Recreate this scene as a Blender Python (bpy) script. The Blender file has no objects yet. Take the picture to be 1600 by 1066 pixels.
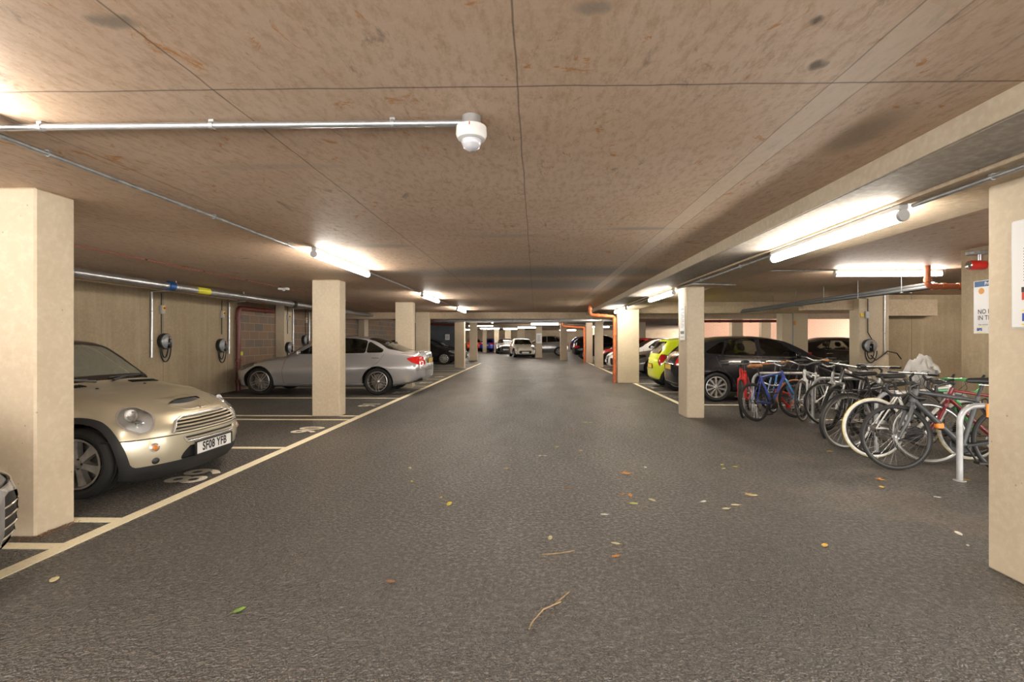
import bpy, math, random
import numpy as np
from mathutils import Vector, Matrix
from mathutils.bvhtree import BVHTree
random.seed(7)
PI = math.pi
C = bpy.context.scene.collection
R = math.radians

# ------------------------------------------------------------------ materials
def N(nt, typ, ins=None, **props):
    n = nt.nodes.new(typ)
    for k, v in props.items():
        setattr(n, k, v)
    for k, v in (ins or {}).items():
        s = n.inputs[k]
        if isinstance(v, bpy.types.NodeSocket):
            nt.links.new(v, s)
        else:
            s.default_value = v
    return n

def col4(c):
    return (c[0], c[1], c[2], 1.0)

def new_mat(name):
    m = bpy.data.materials.new(name)
    m.use_nodes = True
    nt = m.node_tree
    nt.nodes.clear()
    out = nt.nodes.new('ShaderNodeOutputMaterial')
    b = nt.nodes.new('ShaderNodeBsdfPrincipled')
    nt.links.new(b.outputs[0], out.inputs[0])
    return m, nt, b, out

def math_(nt, op, a, b=None, c=None, clamp=False):
    n = N(nt, 'ShaderNodeMath', operation=op, use_clamp=clamp)
    for i, v in enumerate((a, b, c)):
        if v is None: continue
        if isinstance(v, bpy.types.NodeSocket): nt.links.new(v, n.inputs[i])
        else: n.inputs[i].default_value = v
    return n.outputs[0]

def mix_(nt, fac, a, b, mode='MIX'):
    n = N(nt, 'ShaderNodeMix', data_type='RGBA', blend_type=mode)
    for i, v in ((0, fac), (6, a), (7, b)):
        if isinstance(v, bpy.types.NodeSocket): nt.links.new(v, n.inputs[i])
        else: n.inputs[i].default_value = col4(v) if i else v
    return n.outputs[2]

def ramp_(nt, v, lo, hi, a=0.0, b=1.0):
    n = N(nt, 'ShaderNodeMapRange', {0: v, 1: lo, 2: hi, 3: a, 4: b})
    return n.outputs[0]

def noise_(nt, vec, scale, detail=4, rough=.55, dist=0.0):
    return N(nt, 'ShaderNodeTexNoise', {'Vector': vec, 'Scale': scale, 'Detail': detail, 'Roughness': rough, 'Distortion': dist}).outputs[0]

def scaled(nt, vec, sx, sy, sz):
    return N(nt, 'ShaderNodeMapping', {'Vector': vec, 'Scale': (sx, sy, sz)}).outputs[0]

MATS = {}
def M(name, color=(.5, .5, .5), rough=.5, metal=0.0, coat=0.0, spec=.5, var=0.0, vscale=20.0, bump=0.0, bscale=120.0, emit=0.0, sheen=0.0):
    """plain procedural surface with a little colour variation and grain"""
    if name in MATS: return MATS[name]
    m, nt, b, out = new_mat(name)
    tc = N(nt, 'ShaderNodeTexCoord')
    b.inputs['Base Color'].default_value = col4(color)
    b.inputs['Roughness'].default_value = rough
    b.inputs['Metallic'].default_value = metal
    b.inputs['Coat Weight'].default_value = coat
    b.inputs['Coat Roughness'].default_value = .04
    b.inputs['Specular IOR Level'].default_value = spec
    if var:
        nz = noise_(nt, tc.outputs['Object'], vscale)
        c = mix_(nt, ramp_(nt, nz, .3, .7), tuple(x*(1-var) for x in color), tuple(min(1, x*(1+var)) for x in color))
        nt.links.new(c, b.inputs['Base Color'])
    if bump:
        nz = noise_(nt, tc.outputs['Object'], bscale, 3)
        bp = N(nt, 'ShaderNodeBump', {'Height': nz, 'Strength': bump, 'Distance': .01})
        nt.links.new(bp.outputs[0], b.inputs['Normal'])
    if emit:
        b.inputs['Emission Color'].default_value = col4(color)
        b.inputs['Emission Strength'].default_value = emit
    MATS[name] = m
    return m

def paint(name, color, metal=.0, rough=.3, dust=0.12, coat=.9):
    if name in MATS: return MATS[name]
    m, nt, b, out = new_mat(name)
    tc = N(nt, 'ShaderNodeTexCoord'); g = N(nt, 'ShaderNodeNewGeometry')
    nz = noise_(nt, tc.outputs['Object'], 2.0, 3)
    c = mix_(nt, ramp_(nt, nz, .3, .8, dust*.3, dust), color, (.42, .38, .32))
    c = mix_(nt, g.outputs['Backfacing'], c, (.012, .012, .013))
    nt.links.new(c, b.inputs['Base Color'])
    b.inputs['Metallic'].default_value = metal
    b.inputs['Roughness'].default_value = rough
    b.inputs['Coat Weight'].default_value = coat
    b.inputs['Specular IOR Level'].default_value = .5 if coat > .6 else .25
    b.inputs['Coat Roughness'].default_value = .06
    MATS[name] = m
    return m

def glass(name, tint=(.25, .3, .28), refl=.04, reflection_film=.0):
    if name in MATS: return MATS[name]
    m, nt, b, out = new_mat(name)
    nt.nodes.remove(b)
    tr = N(nt, 'ShaderNodeBsdfTransparent', {'Color': col4(tint)})
    gl = N(nt, 'ShaderNodeBsdfGlossy', {'Color': (1, 1, 1, 1), 'Roughness': .03})
    fr = N(nt, 'ShaderNodeFresnel', {'IOR': 1.5})
    f = math_(nt, 'ADD', fr.outputs[0], refl, clamp=True)
    mx = N(nt, 'ShaderNodeMixShader', {0: f, 1: tr.outputs[0], 2: gl.outputs[0]})
    o = mx.outputs[0]
    if reflection_film:
        df = N(nt, 'ShaderNodeBsdfDiffuse', {'Color': (.36, .36, .29, 1)})  # flat greenish-beige film: the windscreen's reflection put into the colour
        o = N(nt, 'ShaderNodeMixShader', {0: reflection_film, 1: o, 2: df.outputs[0]}).outputs[0]
    nt.links.new(o, out.inputs[0])
    MATS[name] = m
    return m

def lamp_mat(name, color, strength):
    if name in MATS: return MATS[name]
    m, nt, b, out = new_mat(name)
    b.inputs['Base Color'].default_value = (.9, .9, .9, 1)
    b.inputs['Emission Color'].default_value = col4(color)
    b.inputs['Emission Strength'].default_value = strength
    MATS[name] = m
    return m

def concrete(name, base, dark, light, streak=None, joints=None, bump=.25, seed=0.0, rust=0.0):
    """cast concrete: cloudy tone, fine grain, optional vertical streaks ('z') and panel joints [(axis, pos)]"""
    if name in MATS: return MATS[name]
    m, nt, b, out = new_mat(name)
    g = N(nt, 'ShaderNodeNewGeometry'); pos = g.outputs['Position']
    pos = N(nt, 'ShaderNodeVectorMath', {0: pos, 1: (seed, seed*.7, 0)}, operation='ADD').outputs[0]
    n1 = noise_(nt, pos, 1.3, 6, .6)
    n2 = noise_(nt, pos, 22, 4, .6)
    c = mix_(nt, ramp_(nt, n1, .3, .72), dark, base)
    c = mix_(nt, ramp_(nt, n2, .45, .75, 0, .5), c, light)
    if streak:
        n3 = noise_(nt, scaled(nt, pos, 9, 9, .35), 1.0, 5, .65)
        c = mix_(nt, ramp_(nt, n3, .48, .72, 0, .55), c, dark)
        n4 = noise_(nt, scaled(nt, pos, 5, 5, .2), 1.7, 5, .65)
        c = mix_(nt, ramp_(nt, n4, .52, .75, 0, .5), c, light)
    pin = N(nt, 'ShaderNodeTexVoronoi', {'Vector': pos, 'Scale': 9.0, 'Randomness': 1.0}).outputs[0]
    c = mix_(nt, ramp_(nt, pin, .035, .06, .6, 0), c, tuple(x*.35 for x in dark))
    if rust:
        n5 = noise_(nt, pos, 2.6, 6, .7, .4)
        c = mix_(nt, ramp_(nt, n5, .62, .72, 0, rust), c, (.42, .2, .06))
    if joints:
        sp = N(nt, 'ShaderNodeSeparateXYZ', {0: g.outputs['Position']})
        for ax, p in joints:
            d = math_(nt, 'ABSOLUTE', math_(nt, 'SUBTRACT', sp.outputs['xyz'.index(ax)], p))
            c = mix_(nt, ramp_(nt, d, .004, .009, .8, 0), c, tuple(x*.35 for x in dark))
    nt.links.new(c, b.inputs['Base Color'])
    b.inputs['Roughness'].default_value = .8
    b.inputs['Specular IOR Level'].default_value = .3
    bp = N(nt, 'ShaderNodeBump', {'Height': n2, 'Strength': bump, 'Distance': .01})
    nt.links.new(bp.outputs[0], b.inputs['Normal'])
    MATS[name] = m
    return m

# ------------------------------------------------------------------ mesh builder
class MB:
    def __init__(s):
        s.v = []; s.f = []
    def add(s, vs, fs):
        o = len(s.v)
        s.v += [tuple(v) for v in vs]
        s.f += [tuple(i+o for i in f) for f in fs]
        return s
    def box(s, x0, x1, y0, y1, z0, z1, bev=0.0, mat=None):
        """box with chamfered edges"""
        if bev <= 0:
            vs = [(x, y, z) for x in (x0, x1) for y in (y0, y1) for z in (z0, z1)]
            fs = [(0, 1, 3, 2), (4, 6, 7, 5), (0, 4, 5, 1), (2, 3, 7, 6), (0, 2, 6, 4), (1, 5, 7, 3)]
        else:
            lo = (x0, y0, z0); hi = (x1, y1, z1); b = bev
            vs = []; idx = {}
            for i in (0, 1):
                for j in (0, 1):
                    for k in (0, 1):
                        c = [lo[a] if q == 0 else hi[a] for a, q in enumerate((i, j, k))]
                        sg = [1 if q == 0 else -1 for q in (i, j, k)]
                        for a in range(3):
                            p = [c[q] + (0 if q == a else sg[q]*b) for q in range(3)]
                            idx[(i, j, k, a)] = len(vs); vs.append(tuple(p))
            fs = []
            for a in range(3):
                u, w = [q for q in range(3) if q != a]
                for side in (0, 1):
                    ring = []
                    for (p, q) in ((0, 0), (1, 0), (1, 1), (0, 1)):
                        t = [0, 0, 0]; t[a] = side; t[u] = p; t[w] = q
                        ring.append(idx[(*t, a)])
                    fs.append(tuple(ring))
            for a in range(3):
                u, w = [q for q in range(3) if q != a]
                for p in (0, 1):
                    for q in (0, 1):
                        t0 = [0, 0, 0]; t1 = [0, 0, 0]
                        t0[u] = p; t0[w] = q; t1[u] = p; t1[w] = q; t0[a] = 0; t1[a] = 1
                        fs.append((idx[(*t0, u)], idx[(*t1, u)], idx[(*t1, w)], idx[(*t0, w)]))
            for i in (0, 1):
                for j in (0, 1):
                    for k in (0, 1):
                        fs.append(tuple(idx[(i, j, k, a)] for a in range(3)))
        if mat is not None:
            vs = [tuple(mat @ Vector(v)) for v in vs]
        return s.add(vs, fs)
    def tube(s, pts, r, n=8, closed=False, cap=True, sy=1.0):
        """round bar along a path; r is a number or one per point; sy flattens it"""
        pts = [Vector(p) for p in pts]
        m = len(pts)
        rs = r if isinstance(r, (list, tuple)) else [r]*m
        vs = []; fs = []
        prev = None
        for i, p in enumerate(pts):
            if closed: t = (pts[(i+1) % m]-pts[i-1])
            else: t = pts[min(i+1, m-1)]-pts[max(i-1, 0)]
            t.normalize()
            if prev is None:
                a = Vector((0, 0, 1)) if abs(t.z) < .9 else Vector((1, 0, 0))
                u = t.cross(a).normalized()
            else:
                u = (prev - t*prev.dot(t)).normalized()
            prev = u
            w = t.cross(u)
            for k in range(n):
                an = 2*PI*k/n
                vs.append(p+u*(rs[i]*math.cos(an))+w*(rs[i]*sy*math.sin(an)))
        q = m if closed else m-1
        for i in range(q):
            j = (i+1) % m
            for k in range(n):
                l = (k+1) % n
                fs.append((i*n+k, i*n+l, j*n+l, j*n+k))
        if cap and not closed:
            fs.append(tuple(range(n-1, -1, -1))); fs.append(tuple((m-1)*n+k for k in range(n)))
        return s.add(vs, fs)
    def lathe(s, prof, n=24, axis='z', center=(0, 0, 0), mat=None, cap=True):
        """profile [(radius, height)] turned about an axis"""
        vs = []; fs = []
        for (r, h) in prof:
            for k in range(n):
                a = 2*PI*k/n
                p = (r*math.cos(a), r*math.sin(a), h)
                if axis == 'x': p = (h, p[0], p[1])
                elif axis == 'y': p = (p[1], h, p[0])
                p = Vector(p)+Vector(center)
                if mat is not None: p = mat @ p
                vs.append(p)
        for i in range(len(prof)-1):
            for k in range(n):
                l = (k+1) % n
                fs.append((i*n+k, i*n+l, (i+1)*n+l, (i+1)*n+k))
        if cap and prof[0][0] > 1e-6: fs.append(tuple(range(n-1, -1, -1)))
        if cap and prof[-1][0] > 1e-6: fs.append(tuple((len(prof)-1)*n+k for k in range(n)))
        return s.add(vs, fs)
    def torus(s, R0, r, n=40, m=10, axis='y', center=(0, 0, 0), sy=1.0):
        vs = []; fs = []
        for i in range(n):
            a = 2*PI*i/n
            for k in range(m):
                b = 2*PI*k/m
                rr = R0+r*math.cos(b); h = r*sy*math.sin(b)
                p = (rr*math.cos(a), h, rr*math.sin(a)) if axis == 'y' else ((h, rr*math.cos(a), rr*math.sin(a)) if axis == 'x' else (rr*math.cos(a), rr*math.sin(a), h))
                vs.append(Vector(p)+Vector(center))
        for i in range(n):
            for k in range(m):
                j = (i+1) % n; l = (k+1) % m
                fs.append((i*m+k, j*m+k, j*m+l, i*m+l))
        return s.add(vs, fs)
    def prism(s, poly, d0, d1, plane='xz', mat=None):
        """outline [(a, b)] extruded between d0 and d1 along the third axis"""
        n = len(poly)
        def P(a, b, d):
            p = Vector((a, d, b)) if plane == 'xz' else (Vector((d, a, b)) if plane == 'yz' else Vector((a, b, d)))
            return mat @ p if mat is not None else p
        vs = [P(a, b, d0) for a, b in poly]+[P(a, b, d1) for a, b in poly]
        fs = [tuple(range(n)), tuple(range(2*n-1, n-1, -1))]
        for i in range(n):
            j = (i+1) % n
            fs.append((i, i+n, j+n, j))
        return s.add(vs, fs)
    def build(s, name, mat, parent=None, smooth=32, loc=None):
        me = bpy.data.meshes.new(name)
        vs = s.v
        if loc is not None: vs = [(a-loc[0], b-loc[1], c-loc[2]) for a, b, c in vs]
        me.from_pydata(vs, [], s.f)
        me.validate()
        import bmesh
        bm = bmesh.new(); bm.from_mesh(me)
        bmesh.ops.recalc_face_normals(bm, faces=bm.faces)
        bm.to_mesh(me); bm.free()
        if smooth:
            me.shade_smooth()
            me.set_sharp_from_angle(angle=R(smooth))
        o = bpy.data.objects.new(name, me)
        me.materials.append(mat)
        C.objects.link(o)
        if parent is not None: o.parent = parent
        if loc is not None: o.location = loc
        return o

def tag(o, label=None, cat=None, group=None, kind=None):
    for k, v in (('label', label), ('category', cat), ('group', group), ('kind', kind)):
        if v: o[k] = v
    return o

def thing(name, label, cat, loc=(0, 0, 0), rz=0.0, group=None):
    o = bpy.data.objects.new(name, None)
    o.empty_display_size = .1
    C.objects.link(o)
    o.location = loc; o.rotation_euler = (0, 0, rz)
    return tag(o, label, cat, group)

def struct(o, label=None, group=None):
    return tag(o, label, None, group, 'structure')

def copy_tree(o, parent=None, mats=None):
    c = o.copy()
    if mats and c.type == 'MESH' and c.data.materials and c.data.materials[0].name in mats:
        c.data = o.data.copy()
        c.data.materials[0] = mats[c.data.materials[0].name]
    C.objects.link(c)
    if parent is not None: c.parent = parent
    for ch in [x for x in o.children]:
        copy_tree(ch, c, mats)
    return c

def text_mesh(txt, size, bold=0.0, sx=1.0, spacing=1.0, align='CENTER'):
    """flat lettering as mesh data, in its own xy plane"""
    cu = bpy.data.curves.new('lettering', 'FONT')
    cu.body = txt; cu.size = size; cu.offset = bold; cu.space_character = spacing
    cu.align_x = align; cu.align_y = 'CENTER'; cu.resolution_u = 4
    o = bpy.data.objects.new('lettering', cu)
    C.objects.link(o)
    dg = bpy.context.evaluated_depsgraph_get()
    me = bpy.data.meshes.new_from_object(o.evaluated_get(dg))
    bpy.data.objects.remove(o); bpy.data.curves.remove(cu)
    for v in me.vertices: v.co.x *= sx
    return me

def put_text(name, txt, size, mat, parent, mtx, bold=0.0, sx=1.0, spacing=1.0, align='CENTER'):
    me = text_mesh(txt, size, bold, sx, spacing, align)
    me.transform(mtx)
    me.materials.clear(); me.materials.append(mat)
    o = bpy.data.objects.new(name, me); C.objects.link(o)
    if parent is not None: o.parent = parent
    return o
# ------------------------------------------------------------------ the garage shell
H_CEIL = 2.40
H_BAY = 2.53
def asphalt():
    m, nt, b, out = new_mat('asphalt')
    g = N(nt, 'ShaderNodeNewGeometry'); pos = g.outputs['Position']
    sp = N(nt, 'ShaderNodeSeparateXYZ', {0: pos})
    big = noise_(nt, pos, .55, 5, .6)
    mid = noise_(nt, scaled(nt, pos, 1, .35, 1), 1.6, 5, .65, .6)
    agg = N(nt, 'ShaderNodeTexVoronoi', {'Vector': pos, 'Scale': 80.0})
    fine = noise_(nt, pos, 140, 3, .6)
    c = mix_(nt, ramp_(nt, big, .35, .68), (.098, .087, .074), (.148, .132, .114))
    c = mix_(nt, ramp_(nt, mid, .56, .74, 0, .45), c, (.20, .165, .13))
    c = mix_(nt, ramp_(nt, agg.outputs['Color'], .15, .9, 0, .75), c, (.036, .031, .026))
    c = mix_(nt, ramp_(nt, fine, .57, .70, 0, .7), c, (.42, .38, .33))
    clump = noise_(nt, pos, 34, 3, .65)
    c = mix_(nt, ramp_(nt, clump, .40, .60, .55, 0), c, (.042, .037, .031))
    c = mix_(nt, ramp_(nt, clump, .56, .70, 0, .45), c, (.30, .27, .23))
    # sandy dust kept in the bike bay and at the column feet
    dust = noise_(nt, pos, 1.1, 6, .7)
    side = ramp_(nt, sp.outputs[0], 1.2, 3.2)
    c = mix_(nt, math_(nt, 'MULTIPLY', ramp_(nt, dust, .5, .7, 0, .5), side), c, (.27, .205, .145))
    nt.links.new(c, b.inputs['Base Color'])
    nt.links.new(math_(nt, 'ADD', ramp_(nt, mid, .3, .7, .12, 0), ramp_(nt, clump, .4, .6, .46, .26)), b.inputs['Roughness'])
    b.inputs['Specular IOR Level'].default_value = .8
    h = math_(nt, 'ADD', math_(nt, 'MULTIPLY', agg.outputs['Distance'], -1.0), math_(nt, 'MULTIPLY', clump, 2.2))
    bp = N(nt, 'ShaderNodeBump', {'Height': h, 'Strength': 1.0, 'Distance': .02})
    nt.links.new(bp.outputs[0], b.inputs['Normal'])
    return m

def ceiling_mat():
    m, nt, b, out = new_mat('ceiling_concrete')
    g = N(nt, 'ShaderNodeNewGeometry'); pos = g.outputs['Position']
    wob = N(nt, 'ShaderNodeTexNoise', {'Vector': pos, 'Scale': 3.0, 'Detail': 4.0})
    sp = N(nt, 'ShaderNodeSeparateXYZ', {0: pos}); X, Y = sp.outputs[0], sp.outputs[1]
    cl = noise_(nt, pos, .7, 6, .62, .3)
    gr = noise_(nt, scaled(nt, pos, 6.5, 2.4, 1), 4.5, 6, .7)
    fi = noise_(nt, pos, 60, 3, .6)
    c = mix_(nt, ramp_(nt, cl, .3, .7), (.60, .425, .295), (.70, .54, .415))
    c = mix_(nt, ramp_(nt, gr, .46, .68, 0, .65), c, (.42, .26, .15))
    c = mix_(nt, ramp_(nt, fi, .5, .75, 0, .35), c, (.76, .62, .50))
    # orange rust veins and dark scuffs
    ve = noise_(nt, scaled(nt, pos, 1.4, 1.0, 1), 3.4, 7, .72, 1.6)
    c = mix_(nt, ramp_(nt, ve, .60, .66, 0, .8), c, (.50, .20, .035))
    sc = noise_(nt, scaled(nt, pos, 3, 1, 1), 2.3, 6, .75, .8)
    c = mix_(nt, ramp_(nt, sc, .60, .70, 0, .6), c, (.17, .12, .085))
    # bluish grey slurry patches where the boards met
    for (x0, y0, rx, ry, st, co) in ((.2, 7.6, 2.3, .75, .9, (.26, .25, .24)), (.5, 9.3, 2.4, 1.0, .85, (.25, .24, .23)), (-1.7, 5.4, .35, .12, .5, (.3, .27, .24)),
                                   (1.0, 4.6, .35, .07, .7, (.33, .3, .27)), (-.3, 4.9, .45, .1, .35, (.33, .3, .27)), (-1.38, 1.56, .09, .045, .7, (.2, .17, .14)), (1.65, 2.5, .13, .3, .5, (.17, .14, .1)),
                                   (.18, 1.53, .07, .04, .55, (.2, .19, .17)), (1.07, 1.87, .035, .045, .85, (.1, .08, .06)), (.917, 1.61, .028, .03, .85, (.1, .08, .06)), (-1.6, 2.9, .5, .05, .3, (.36, .31, .26)),
                                   (-2.2, 7.8, 1.5, .5, .5, (.33, .3, .27))):
        dx = math_(nt, 'DIVIDE', math_(nt, 'SUBTRACT', X, x0), rx); dy = math_(nt, 'DIVIDE', math_(nt, 'SUBTRACT', Y, y0), ry)
        d = math_(nt, 'ADD', math_(nt, 'MULTIPLY', dx, dx), math_(nt, 'MULTIPLY', dy, dy))
        d = math_(nt, 'ADD', d, ramp_(nt, gr, .2, .8, -.9, .9))
        c = mix_(nt, ramp_(nt, d, .2, 1.1, st, 0), c, co)
    # pale strip between two board edges
    d = math_(nt, 'ABSOLUTE', math_(nt, 'SUBTRACT', X, 1.275))
    c = mix_(nt, ramp_(nt, d, .07, .078, .55, 0), c, (.72, .60, .48))
    # formwork joints
    xw = math_(nt, 'ADD', X, ramp_(nt, wob.outputs[0], .2, .8, -.006, .006))
    yw = math_(nt, 'ADD', Y, ramp_(nt, wob.outputs[0], .2, .8, -.008, .008))
    for co, p, w, st in ((xw, -2.48, .006, .75), (xw, -1.345, .007, .9), (xw, -.075, .006, .85), (xw, 1.20, .006, .7), (xw, 1.35, .006, .6), (yw, 2.0, .009, .9), (yw, 4.62, .006, .6),
                         (yw, 7.3, .006, .5), (yw, 9.7, .01, .6), (yw, 12.2, .01, .6), (xw, -3.7, .007, .6), (xw, -5.0, .007, .6), (xw, -6.2, .007, .6), (yw, -.7, .009, .8), (xw, 3.72, .006, .6), (xw, 6.2, .007, .6)):
        d = math_(nt, 'ABSOLUTE', math_(nt, 'SUBTRACT', co, p))
        c = mix_(nt, ramp_(nt, d, w*.2, w*.85, st*.85, 0), c, (.11, .08, .06))
    nt.links.new(c, b.inputs['Base Color'])
    b.inputs['Roughness'].default_value = .62
    b.inputs['Specular IOR Level'].default_value = .35
    bp = N(nt, 'ShaderNodeBump', {'Height': gr, 'Strength': .12, 'Distance': .01})
    nt.links.new(bp.outputs[0], b.inputs['Normal'])
    return m

def block_mat(name, ax, bw, bh, c1, c2, mortar):
    m, nt, b, out = new_mat(name)
    g = N(nt, 'ShaderNodeNewGeometry')
    sp = N(nt, 'ShaderNodeSeparateXYZ', {0: g.outputs['Position']})
    uv = N(nt, 'ShaderNodeCombineXYZ', {0: sp.outputs[ax], 1: sp.outputs[2]}).outputs[0]
    br = N(nt, 'ShaderNodeTexBrick', {'Vector': uv, 'Color1': col4(c1), 'Color2': col4(c2), 'Mortar': col4(mortar), 'Scale': 1.0,
           'Mortar Size': .008, 'Mortar Smooth': .2, 'Bias': 0.0, 'Brick Width': bw, 'Row Height': bh}, offset=.5)
    nz = noise_(nt, g.outputs['Position'], 30, 4, .6)
    c = mix_(nt, ramp_(nt, nz, .3, .8, 0, .25), br.outputs[0], mortar)
    nt.links.new(c, b.inputs['Base Color'])
    b.inputs['Roughness'].default_value = .9
    bp = N(nt, 'ShaderNodeBump', {'Height': br.outputs[1], 'Strength': -.6, 'Distance': .01})
    nt.links.new(bp.outputs[0], b.inputs['Normal'])
    return m

m_col = concrete('column_concrete', (.60, .51, .38), (.50, .415, .30), (.68, .595, .47), None, bump=.15)
m_wall = concrete('wall_concrete', (.42, .335, .225), (.31, .24, .15), (.50, .41, .29), 'z',
                  joints=[('y', 10.15), ('y', 7.9), ('y', 12.3), ('y', 5.6), ('x', 9.95), ('x', 11.25)])
m_beam = concrete('beam_concrete', (.50, .40, .29), (.38, .29, .195), (.62, .53, .42), None, seed=3.1, rust=.25)
def slurry_beam():
    m = concrete('beam_slurry_concrete', (.40, .34, .27), (.24, .215, .19), (.60, .55, .48), None, seed=5.0)
    return m
m_slurry = slurry_beam()
m_ceil = ceiling_mat()
m_asph = asphalt()
m_block = block_mat('concrete_blocks', 1, .45, .225, (.24, .14, .085), (.14, .12, .105), (.33, .27, .20))
m_pink = block_mat('pink_brick', 0, .225, .075, (.66, .38, .27), (.60, .36, .27), (.68, .5, .4))
m_slate = M('slate_cladding', (.07, .085, .10), .5, var=.25, vscale=2)

def slab(name, x0, x1, y0, y1, z0, z1, mat, label=None, group=None, bev=0.0):
    o = MB().box(x0, x1, y0, y1, z0, z1, bev).build(name, mat, None, 0, ((x0+x1)/2, (y0+y1)/2, z0))
    return struct(o, label, group)

slab('floor', -14.3, 17.3, -4.5, 58.3, -.2, 0, m_asph)
slab('ceiling', -14.3, 3.12, -4.5, 58.3, H_CEIL, H_CEIL+.4, m_ceil)
slab('ceiling_right', 3.12, 17.3, -4.5, 15.5, H_BAY, H_BAY+.3, m_ceil)
slab('ceiling_right_far', 3.12, 17.3, 15.5, 58.3, H_CEIL, H_CEIL+.4, m_ceil)
slab('wall_left', -8.2, -7.9, 2.6, 12.72, 0, H_CEIL, m_wall)
slab('wall_left_blockwork', -8.2, -7.9, 12.72, 31.0, 0, H_CEIL, m_block)
slab('wall_far', -14.3, 17.3, 58, 58.3, 0, H_CEIL, m_beam)
slab('wall_far_left', -14.3, -14, 31.3, 58, 0, H_CEIL, m_wall)
slab('wall_left_slate', -14, -4.75, 31.0, 31.3, 0, H_CEIL, m_slate)
slab('wall_right', 5.64, 6.0, 4.7, 6.57, 0, H_BAY, m_wall)
slab('wall_right_side', 6.0, 13.3, 5.4, 5.7, 0, H_BAY, m_wall)
slab('wall_right_outer', 13, 13.3, 5.7, 13.1, 0, H_BAY, m_wall)
slab('wall_right_back', 9.32, 17.3, 13.1, 13.4, 0, H_BAY, m_wall)
slab('wall_right_brick', 7.9, 17, 25.0, 25.3, 0, H_CEIL, m_pink)
slab('wall_right_far', 17, 17.3, 25, 40, 0, H_CEIL, m_wall)

def column(x0, x1, y0, y1, label=None, z1=H_CEIL):
    m = MB().box(x0, x1, y0, y1, 0, z1, .012)
    o = m.build('concrete_column', m_col, None, 0, ((x0+x1)/2, (y0+y1)/2, 0))
    return struct(o, label, 'concrete columns')
column(-3.90, -3.42, 3.25, 3.54, 'pale concrete column in front of the gold car, cut by the photo edge')
column(-3.93, -3.44, 8.46, 8.74, 'pale concrete column with tyre scuffs in front of the silver saloon')
column(-3.95, -3.46, 13.6, 13.9, 'pale concrete column just behind the silver saloon')
column(-4.64, -4.13, 18.7, 19.0, 'pale concrete column beside the black car')
column(-3.83, -3.36, 22.9, 23.2, 'pale concrete column at the nose of the far black car')
column(-4.13, -3.66, 30.3, 30.6, 'pale concrete column at the far end of the left bays')
column(-3.90, -3.42, -1.95, -1.66)
for (x, y, w) in ((-5.36, 49.0, .4), (-4.1, 48.0, .45), (-3.1, 49.1, .6), (-1.75, 46, .72)):
    column(x, x+w, y, y+.3)
column(.0, .47, 35.15, 35.45, 'concrete column carrying a notice beside the oncoming cream car')
column(1.56, 2.0, 30.8, 31.1)
column(2.91, 3.28, 28.0, 28.3)
column(2.88, 3.26, 23.5, 23.9)
column(2.54, 3.2, 15.1, 15.4, 'wide pale concrete column beside the orange drain pipe')
column(2.6, 2.9, 8.42, 8.92, 'pale concrete column with a notice in front of the dark hatchback', 2.265)
column(2.69, 2.99, 2.5, 2.96, 'pale concrete column with a white board beside the bicycles', 2.265)
column(8.32, 9.08, 12.7, 13.1, 'concrete column carrying a car charger behind the bicycles', H_BAY)
column(7.78, 8.6, 15.55, 15.9, None, 2.18)
column(8.0, 8.45, 20.0, 20.3)
column(9.9, 10.3, 21.5, 21.8)
column(12.6, 13.0, 18.5, 18.8)
column(6.3, 6.75, 30, 30.3)
column(4.5, 4.9, 40, 40.3)
column(-7.9, -7.62, 14.6, 15.15)
column(-7.9, -7.62, 21.5, 22.0)

slab('beam_right_flange', 1.98, 2.42, -4.5, 18.9, 2.285, H_CEIL, m_slurry, bev=.008)
slab('trim_1', 1.965, 1.98, -4.5, 18.9, 2.287, H_CEIL, concrete('beam_face_concrete', (.46, .39, .30), (.36, .30, .22), (.54, .47, .37), None, seed=2.0), bev=.003)
slab('beam_right', 2.42, 3.12, -4.5, 18.9, 2.265, H_BAY, m_beam, bev=.006)
slab('beam_cross', -7.9, 17, 18.9, 19.45, 2.15, H_CEIL, m_beam)
slab('beam_cross_right', 3.12, 17, 15.5, 15.95, 2.18, H_BAY, m_beam)
slab('beam_ledge', 8.42, 10.32, 12.72, 13.1, 1.96, H_CEIL-.02, m_beam)
slab('beam_ledge_joint', 7.0, 8.32, 12.9, 13.1, 2.12, H_CEIL-.02, m_beam)
slab('beam_far', -14, 17, 33.5, 34, 2.30, H_CEIL, m_beam)

# ------------------------------------------------------------------ painted lines and bay numbers
def line_mat():
    m, nt, b, out = new_mat('cream_road_paint')
    g = N(nt, 'ShaderNodeNewGeometry')
    nz = noise_(nt, g.outputs['Position'], 45, 5, .65); n2 = noise_(nt, g.outputs['Position'], 3, 4, .6)
    c = mix_(nt, ramp_(nt, nz, .5, .75, 0, .5), (.88, .80, .58), (.42, .37, .27))
    c = mix_(nt, ramp_(nt, n2, .5, .8, 0, .35), c, (.7, .6, .4))
    nt.links.new(c, b.inputs['Base Color']); b.inputs['Roughness'].default_value = .6
    bp = N(nt, 'ShaderNodeBump', {'Height': nz, 'Strength': .3, 'Distance': .005})
    nt.links.new(bp.outputs[0], b.inputs['Normal'])
    return m
m_line = line_mat()
def marking(x0, x1, y0, y1):
    o = MB().box(x0, x1, y0, y1, 0, .003).build('bay_line_marking', m_line, None, 0, ((x0+x1)/2, (y0+y1)/2, 0.0005))
    return struct(o, None, 'painted bay lines')
marking(-3.14, -3.03, -4, 27.2)
for y in (.75, 3.12, 3.58, 6.0, 8.12, 8.52, 11.1, 13.45, 13.95, 16.4, 18.45, 19.2, 21.0, 22.7, 25.6):
    marking(-7.6, -3.14, y-.045, y+.045)
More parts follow.
